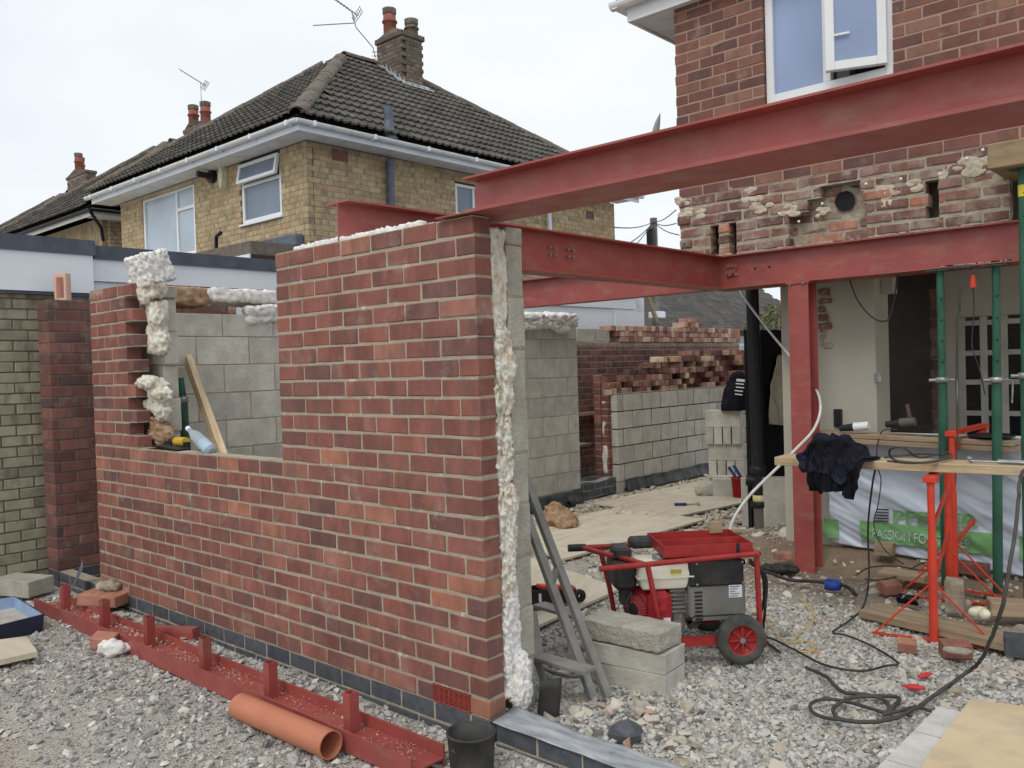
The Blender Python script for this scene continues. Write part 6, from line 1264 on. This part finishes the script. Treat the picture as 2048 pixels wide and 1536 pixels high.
# tool tray on top
tx0,tx1=gp2(1325,0)[0]+.0,gp2(1492,0)[0]+.03; tz0=H_+.015; tz1=H_+.075
mb=MB(); th=.004
for a,b in (((tx0,.03,tz0),(tx1,.03+th,tz1)),((tx0,.41,tz0),(tx1,.41+th,tz1)),((tx0,.03+th,tz0),(tx0+th,.41,tz1)),((tx1-th,.03+th,tz0),(tx1,.41,tz1)),((tx0+th,.22,tz0+th),(tx1-th,.22+th,tz1-.004)),((tx0+th,.03+th,tz0),(tx1-th,.41,tz0+th))): mb.box(a,b)
mb.build('tool_tray',GR,gen); MB().box((tx0+.2,.06,tz0+.005),(tx1-.05,.18,tz0+.012)).build('paper_rag',MT['white'],gen)
MB().box((tx1-.09,.0285,tz0-.01),(tx1-.07,.0295,tz1)).build('strap',MT['black'],gen); MB().box((tx1-.12,.40,tz1-.02),(tx1-.04,.43,tz1+.045),ch=.004).build('wooden_block',MT['timber_old'],gen)
for sgn,v in ((1,-.075),(-1,W_+.045)):
    w=part('wheel',gen,(.62,v,-.015+.03)); o=MB().ring([(.078,0),(.10,-.004),(.122,.002),(.129,.014),(.129,.036),(.122,.048),(.10,.054),(.078,.05),(.078,0)],(0,0,0),36,'y').build('tyre',M('dusty rubber',S(62,64,62),S(92,92,86),rough=.8,sc=12,rand=0) if sgn>0 else MT['black_dusty'],w)
    mb=MB(); mb.ring([(.078,.002),(.072,.006),(.070,.02),(.03,.024),(.02,.018),(.001,.018)],(0,0,0),30,'y'); o=mb.build('rim',GR,w)
    mb=MB()
    for i in range(8):
        a=2*math.pi*i/8; mb.bar((.02*math.cos(a),.012,.02*math.sin(a)),(.068*math.cos(a),.010,.068*math.sin(a)),.010,.012,up=(0,1,0))
    mb.build('spoke',GR,w); MB().tube([(0,.0,0),(0,.03,0)],.015,12).build('hub',MT['galv'],w); w.location.z=-.11+.129+.004
MB().tube([(.62,-.06,.02),(.62,W_+.06,.02)],.008,8).build('axle',MT['galv'],gen)
# cables
def cable(label, pts, r, mat, name='cable', n=7, wob=0):
    P=spline(pts,n); rg=random.Random(len(label))
    o=MB().tube([p+Vector((rg.uniform(-wob,wob),rg.uniform(-wob,wob),0)) for p in P],r,7).build(name,MT[mat]); return tag(o,label,'cable')
gz=-.085
def gnd(L,z=gz): return [at(u,v,z=z) for u,v in L]
cable('thick grey cable looped on the gravel, rising at the right edge to the board',[*gnd([(1612,1335),(1650,1352),(1685,1383),(1720,1388),(1765,1398),(1782,1422),(1768,1428)]),*gnd([(1790,1410),(1798,1396),(1770,1392),(1700,1396),(1668,1418),(1680,1438),(1735,1444),(1790,1436),(1838,1412),(1872,1388),(1925,1350)]),at(1958,1325,z=.0),at(1985,1270,z=.2),at(2010,1190,z=.4),at(2032,1050,z=.66),at(2040,960,z=.82),at(2052,935,z=.87)],.009,'cable',wob=.003)
cable('grey cable loop lying left of the coil in the bottom right',gnd([(1735,1445),(1690,1440),(1645,1434),(1622,1420),(1625,1405),(1655,1398),(1700,1405),(1745,1418),(1780,1426),(1830,1414),(1862,1422)]),.008,'cable')
cable('thin dark cable snaking from the generator to the trestle board',[*gnd([(1500,1272),(1540,1276),(1590,1300),(1650,1330),(1720,1342),(1770,1332),(1795,1325),(1740,1290),(1690,1270),(1666,1264),(1700,1240),(1728,1210)]),at(1738,1150,z=.1),at(1736,1060,z=.35),at(1742,990,z=.6),at(1752,935,z=.80),at(1770,915,z=.862),at(1800,910,z=.875)],.006,'cable_black')
cable('grey cable bundle lying in loose loops on the pale board',[at(1770,915,z=.868),at(1840,908,z=.88),at(1895,912,z=.88),at(1860,925,z=.872),at(1790,920,z=.88),at(1780,900,z=.95),at(1805,895,z=.97),at(1840,915,z=.90),at(1890,905,z=.885),at(1900,916,z=.88),at(1830,926,z=.87),at(1775,922,z=.868)],.006,'cable')
cable('thin black cable hanging from the rear boards behind the pale board',[at(1795,858,z=1.0),at(1765,862,y=3.8),at(1755,890,y=3.78),at(1754,930,y=3.78),at(1762,960,y=3.8),at(1756,1010,y=3.85),at(1748,1050,y=3.9),at(1770,1100,y=3.85),at(1820,1132,z=gz),at(1880,1128,z=gz)],.004,'cable_black')
cable('black welding cables dropping behind the generator, inner one',[at(1500,1125,z=.40),at(1525,1150,z=.28),at(1528,1200,z=.12),at(1515,1240,z=-.03),at(1505,1262,z=gz)],.009,'cable_black')
cable('black welding cables dropping behind the generator, outer one',[at(1500,1120,z=.41),at(1532,1155,z=.28),at(1530,1220,z=.1),at(1528,1275,z=gz),at(1560,1305,z=gz)],.008,'cable_black')
cable('yellow thin cable lying in a loop on the stones right of the generator',gnd([(1515,1205),(1535,1240),(1560,1275),(1590,1300),(1622,1302),(1628,1288),(1600,1280),(1588,1286),(1598,1262),(1622,1250),(1626,1225),(1612,1212),(1610,1198)]),.004,'cable_yellow')
cable('dark hose lying at the foot of the red column',gnd([(1515,1140),(1545,1148),(1580,1160),(1640,1164),(1690,1172),(1712,1190)],-.06),.012,'cable_black')
cable('black tangled cable loops on the earth by the plastic sheeting',gnd([(1712,1150),(1740,1135),(1790,1132),(1840,1140),(1880,1142),(1850,1125),(1800,1150),(1760,1160),(1730,1158)],-.03),.005,'cable_black')
cable('thin cable looping down under the beam in front of the plaster wall',[at(1698,556,y=3.9),at(1715,600,y=3.9),at(1745,635,y=3.9),at(1775,640,y=3.9),at(1788,600,y=3.9),at(1795,548,y=3.9)],.006,'cable')
cable('pale cord hanging from the beam between the two props',[at(1922,540,y=3.62),at(1916,640,y=3.62),at(1912,760,y=3.62),at(1914,860,y=3.62),at(1910,985,y=3.62),at(1900,1040,y=3.62)],.004,'cable')
cable('dark cord with orange plug hanging from the beam beside the right prop',[at(1945,560,y=3.66),at(1948,620,y=3.66),at(1944,690,y=3.66),at(1958,735,y=3.66),at(1970,790,y=3.66)],.004,'cable_black')
q=at(1946,566,y=3.65); o=MB().tube([q+Vector((0,0,.05)),q-Vector((0,0,.03))],[.012,.022],10).build('plug',MT['orange']); tag(o,'orange plug hanging under the beam near the right prop','plug')
mb=MB(); q=at(1920,535,y=3.62); mb.cbox(q,(.14,.08,.02),ch=.004); mb.tube([q+Vector((.01,-.02,0)),q+Vector((.0,-.02,-.28))],.006,6); o=mb.build('clamp',MT['cable']); tag(o,'rusty clamp and straps hooked on the house beam flange','clamp')
# clothes on the board
mc=MT['cloth']
def jacket(name,label,blobs,seed,disp=.05,vox=.012,sc=(9,9,9),mat=mc): o=lump(name,mat,blobs,vox,disp,seed=seed,sc=sc); return tag(o,label,'clothing')
jk=thing('jacket','crumpled black and navy jacket thrown over the pale board beside the column','clothing')
MT['cloth_navy']=M('navy cloth',S(40,41,58),S(28,28,38),rough=.95,sc=6,bsc=300,bs=.3,rand=.1,spec=.1)
for nm,me_,mm_ in (('jacket_body',JACKET,'cloth'),('lining',SWEATER,'cloth_navy')):
    if me_ is None: continue
    me_.name=nm; me_.materials.clear(); me_.materials.append(MT[mm_]); o=bpy.data.objects.new(nm,me_); COL.objects.link(o); o.parent=jk
    md=o.modifiers.new('s','SOLIDIFY'); md.thickness=.005; md=o.modifiers.new('u','SUBSURF'); md.levels=1; md.render_levels=1
j0=at(1562,710,x=XS+.03)
def bagf(a,b):
    t=a; w=.07+.22*min(1,t*1.7)**.7; y=j0.y+.06*t+(b-.58)*w*2.2; z=j0.z-.66*t-.03*math.sin(b*3.1)*t
    return (XS+.045+.05*math.sin(min(1,b)*3.14)*(.3+t)+.018*math.sin(b*17+2*math.sin(t*4))*(1-.3*t)+.02*noise.noise(Vector((a*6,b*6,2))),y,z)
o=sheet(bagf,34,40,'dust_sheet',M('pale stained cloth',S(214,204,184,1.1),S(190,178,156,1.1),rough=.95,sc=6,rand=0,spots=(S(126,108,88),.64,9,.5)),thick=.006); tag(o,'pale stained cloth bag hanging on the black boards left of the red column','cloth bag')
hcx,hcy,hz=-2.83,7.55,.835
def hood(a,b):
    th=b*6.283; zz=a; r=.20-.05*zz-.09*max(0,zz-.55)*2.2 if zz<.8 else .11*math.sqrt(max(0,1-((zz-.8)/.2)**2))+.01
    r*=1+.13*math.sin(th*5+zz*5)*(1-zz)+.10*noise.noise(Vector((math.cos(th)*2,math.sin(th)*2,zz*5)))
    return (hcx+r*math.cos(th)*.9+.05*zz,hcy+r*math.sin(th)*.8,hz+.50*zz)
o=sheet(hood,26,44,'hooded_jacket',mc,thick=0); tag(o,'black hooded jacket with white back print draped over the block stack by the pipe','clothing')
mb=MB()
for i,(w0,w1) in enumerate(((0,.13),(.0,.10),(.02,.12),(.01,.11),(.03,.12))):
    a=at(1473+i*(-1.5)+w0*100,760+i*7,y=hcy-.17); mb.bar(a,a+Vector((w1-w0,.02,-.012)),.006,.014 if i else .03)
o2=mb.build('back_print',MT['white'],o)
# rear board tools
for (u,v,lab,c,ln) in ((1708,853,'white and black grinder lying on the rear boards','white',.1),(1800,845,'grey green angle grinder with red brown handle on the rear boards','plaster_dark',.16)):
    a=at(u-28,v+4,y=3.82); b_=at(u+30,v-2,y=3.82); t=thing('angle_grinder',lab,'grinder'); MB().tube([a,a.lerp(b_,.55)],[.022,.03],12).build('motor_body',MT['black'],t); MB().tube([a.lerp(b_,.5),b_],[.033,.03],12).build('gear_case',MT[c],t)
    if ln>.12: MB().tube([b_-Vector((.03,0,0)),b_+Vector((-.05,0,.12))],.014,10).build('side_handle',MT['brick2'],t); MB().ring([(.001,0),(.06,0),(.06,.003),(.001,.003)],b_+Vector((.08,0,-.03)),20).build('cutting_disc',MT['black'],t)
a=at(1975,872,y=3.8); mb=MB(); mb.ring([(.001,0),(.14,0),(.145,.012),(.14,.015)],(a.x-.0,a.y+.1,a.z-.012),24); o=mb.build('black_lid',MT['black']); tag(o,'round black lid lying on the rear boards in front of the glazed door','lid')
a=at(1942,922,z=.875); mb=MB(); mb.tube([a,a+Vector((.28,.03,0))],.006,8); mb.tube([a+Vector((.12,.05,0)),a+Vector((.40,.06,.0))],.012,8); mb.tube([a+Vector((0,.02,0)),a+Vector((-.02,.04,.01))],.014,8); o=mb.build('caulking_rod',MT['galv']); tag(o,'silver metal rod tool lying at the right end of the pale board','tool')
# loose debris by the opening
def dbr(u,v,z,dims,mat,label,rz=0,rx=0,ry=0,cat='brick'): q=at(u,v,z=z); return loose((q.x,q.y+dims[1]/2,z+dims[2]/2),(rx,ry,rz),MT[mat],label,dims,cat=cat)
dbr(1905,1318,-.11,(.14,.11,.075),'brick','red brick half with mortar on top, in front of the near trestle',.5)
o=lump('mortar_lump',MT['mortar_old'],[((at(1910,1300,z=-.02).x,at(1910,1300,z=-.02).y+.05,-.035),(.075,.055,.012),.5)],.008,.012,seed=60); tag(o,'mortar crust on top of the red half brick','rubble')
dbr(1905,1225,-.09,(.10,.10,.19),'mortar_old','brown upright brick leaning by the foot of the orange trestle',.2,.1)
dbr(1765,1112,-.0,(.13,.1,.09),'timber_old','sandy brick lying against the bottom of the plastic sheeting',.1); dbr(1868,1120,-.02,(.11,.1,.07),'mortar_old','sandy broken brick by the sheeting, right of the first one',.3)
dbr(1775,1188,-.09,(.12,.09,.07),'brick_orange','orange broken brick next to the drinks can',.9,.2); dbr(1810,1305,-.11,(.09,.06,.06),'brick_orange','orange brick fragment on the gravel in front of the trestle',.3,.3)
dbr(2035,1315,-.10,(.14,.1,.1),'engineering','dark blue brick at the right edge in front of the board',.3); dbr(2030,1235,-.07,(.3,.14,.08),'timber_old','brown timber block at the right edge behind the prop foot',.4,cat='timber')
dbr(1935,1150,-.07,(.24,.1,.08),'brick2','dark red brick lying under the rear trestle',-.1); dbr(1800,1160,-.05,(.30,.16,.04),'timber_old','flat sandy slab lying on the earth behind the can',.0,cat='slab')
dbr(1560,1120,-.06,(.13,.1,.05),'brick_orange','orange brick pieces left of the red column foot',.6)
for i,(u,v,l,w,rz) in enumerate(((1535,1065,.75,.12,.45),(1560,1090,.6,.10,.5),(1520,1045,.5,.09,.42))):
    q=at(u,v,z=-.09); plank('timber_offcut',('wide','middle','short')[i]+' weathered board scrap on the rubble left of the red column',q-Vector((l/2*math.cos(rz),l/2*math.sin(rz),0)),q+Vector((l/2*math.cos(rz),l/2*math.sin(rz),.02)),w,.02,'timber_old')
q=at(1577,1085,z=-.06); o=lump('stone_slab',MT['block'],[((q.x,q.y,-.02),(.09,.06,.10),.4)],.02,.02,seed=70,smooth=False); tag(o,'grey broken slab leaning against the left of the red column foot','rubble')
tp=thing('tape_roll','blue roll of tape standing on the dusty ground in front of the column','tape'); q=at(1662,1178,z=-.09); MB().ring([(.038,0),(.055,0),(.055,.055),(.038,.055),(.038,0)],(q.x,q.y+.03,-.095),24).build('tape_body',M('blue tape',S(52,78,170,1.1),rough=.5,bs=0,rand=0),tp)
cn=thing('drinks_can','crushed black and silver drinks can lying on the ground','can'); a=at(1795,1196,z=-.06); b_=at(1838,1202,z=-.06); MB().tube([a,a.lerp(b_,.1),a.lerp(b_,.5),a.lerp(b_,.9),b_],[.026,.033,.029,.033,.027],14).build('can_body',M('black and silver can',S(26,26,28),S(200,200,204),rough=.25,sc=22,metal=.5,rand=0,clo=.55,chi=.6,bs=0),cn)
q=at(1962,1222,z=-.03); bl=lump('plastic_bottle',M('yellowed plastic',S(200,194,150),S(222,220,206),rough=.35,sc=9),[((q.x-.03,q.y+.08,-.06),(.06,.035,.035),.6),((q.x+.01,q.y+.04,-.06),(.03,.03,.03),0)],.008,.015,seed=71); tag(bl,'yellowed crumpled plastic bottle lying behind the near trestle','bottle')
for i,(u,v,sx) in enumerate(((1825,1376,.06),(1850,1352,.055))):
    q=at(u,v,z=-.09); o=lump('plastic_scrap',M('red plastic scrap',S(214,60,62,1.1),rough=.5,bs=0),[((q.x,q.y,-.085),(sx,.02,.012),.2+i)],.006,.012,seed=80+i); tag(o,('larger' if i==0 else 'smaller')+' bright red plastic scrap on the gravel near the cable coil','plastic scrap')
o=lump('rag',MT['cable_black'],[((at(1560,1135,z=-.07).x,at(1560,1135,z=-.07).y,-.08),(.14,.06,.03),.2)],.012,.04,seed=90,sc=(20,20,20)); tag(o,'black plastic rag on the ground left of the column foot','rag')
o=lump('stone_lump',MT['engineering'],[((at(1238,1478,z=-.06).x,at(1238,1478,z=-.06).y+.05,-.06),(.075,.065,.06),.4)],.03,.02,seed=91,smooth=False); tag(o,'dark grey broken brick lump beside the membrane covered kerb','rubble')
o=sheet(lambda a,b:(.03+.04*a+.03*b,.26+.10*a,-.12+.22*b),4,5,'slate_scrap',MT['black_dusty'],thick=.006); tag(o,'dark slate like strip standing at the inside foot of the pier','slate')
# a small drain elbow at the wall foot
q=at(1138,1010,z=-.06); mb=MB(); mb.ring([(.03,0),(.045,0),(.045,.08),(.03,.08)],(q.x,q.y,-.05),16,'y'); o=mb.build('drain_end',MT['black']); tag(o,'short black pipe end at the foot of the tall block wall','pipe')
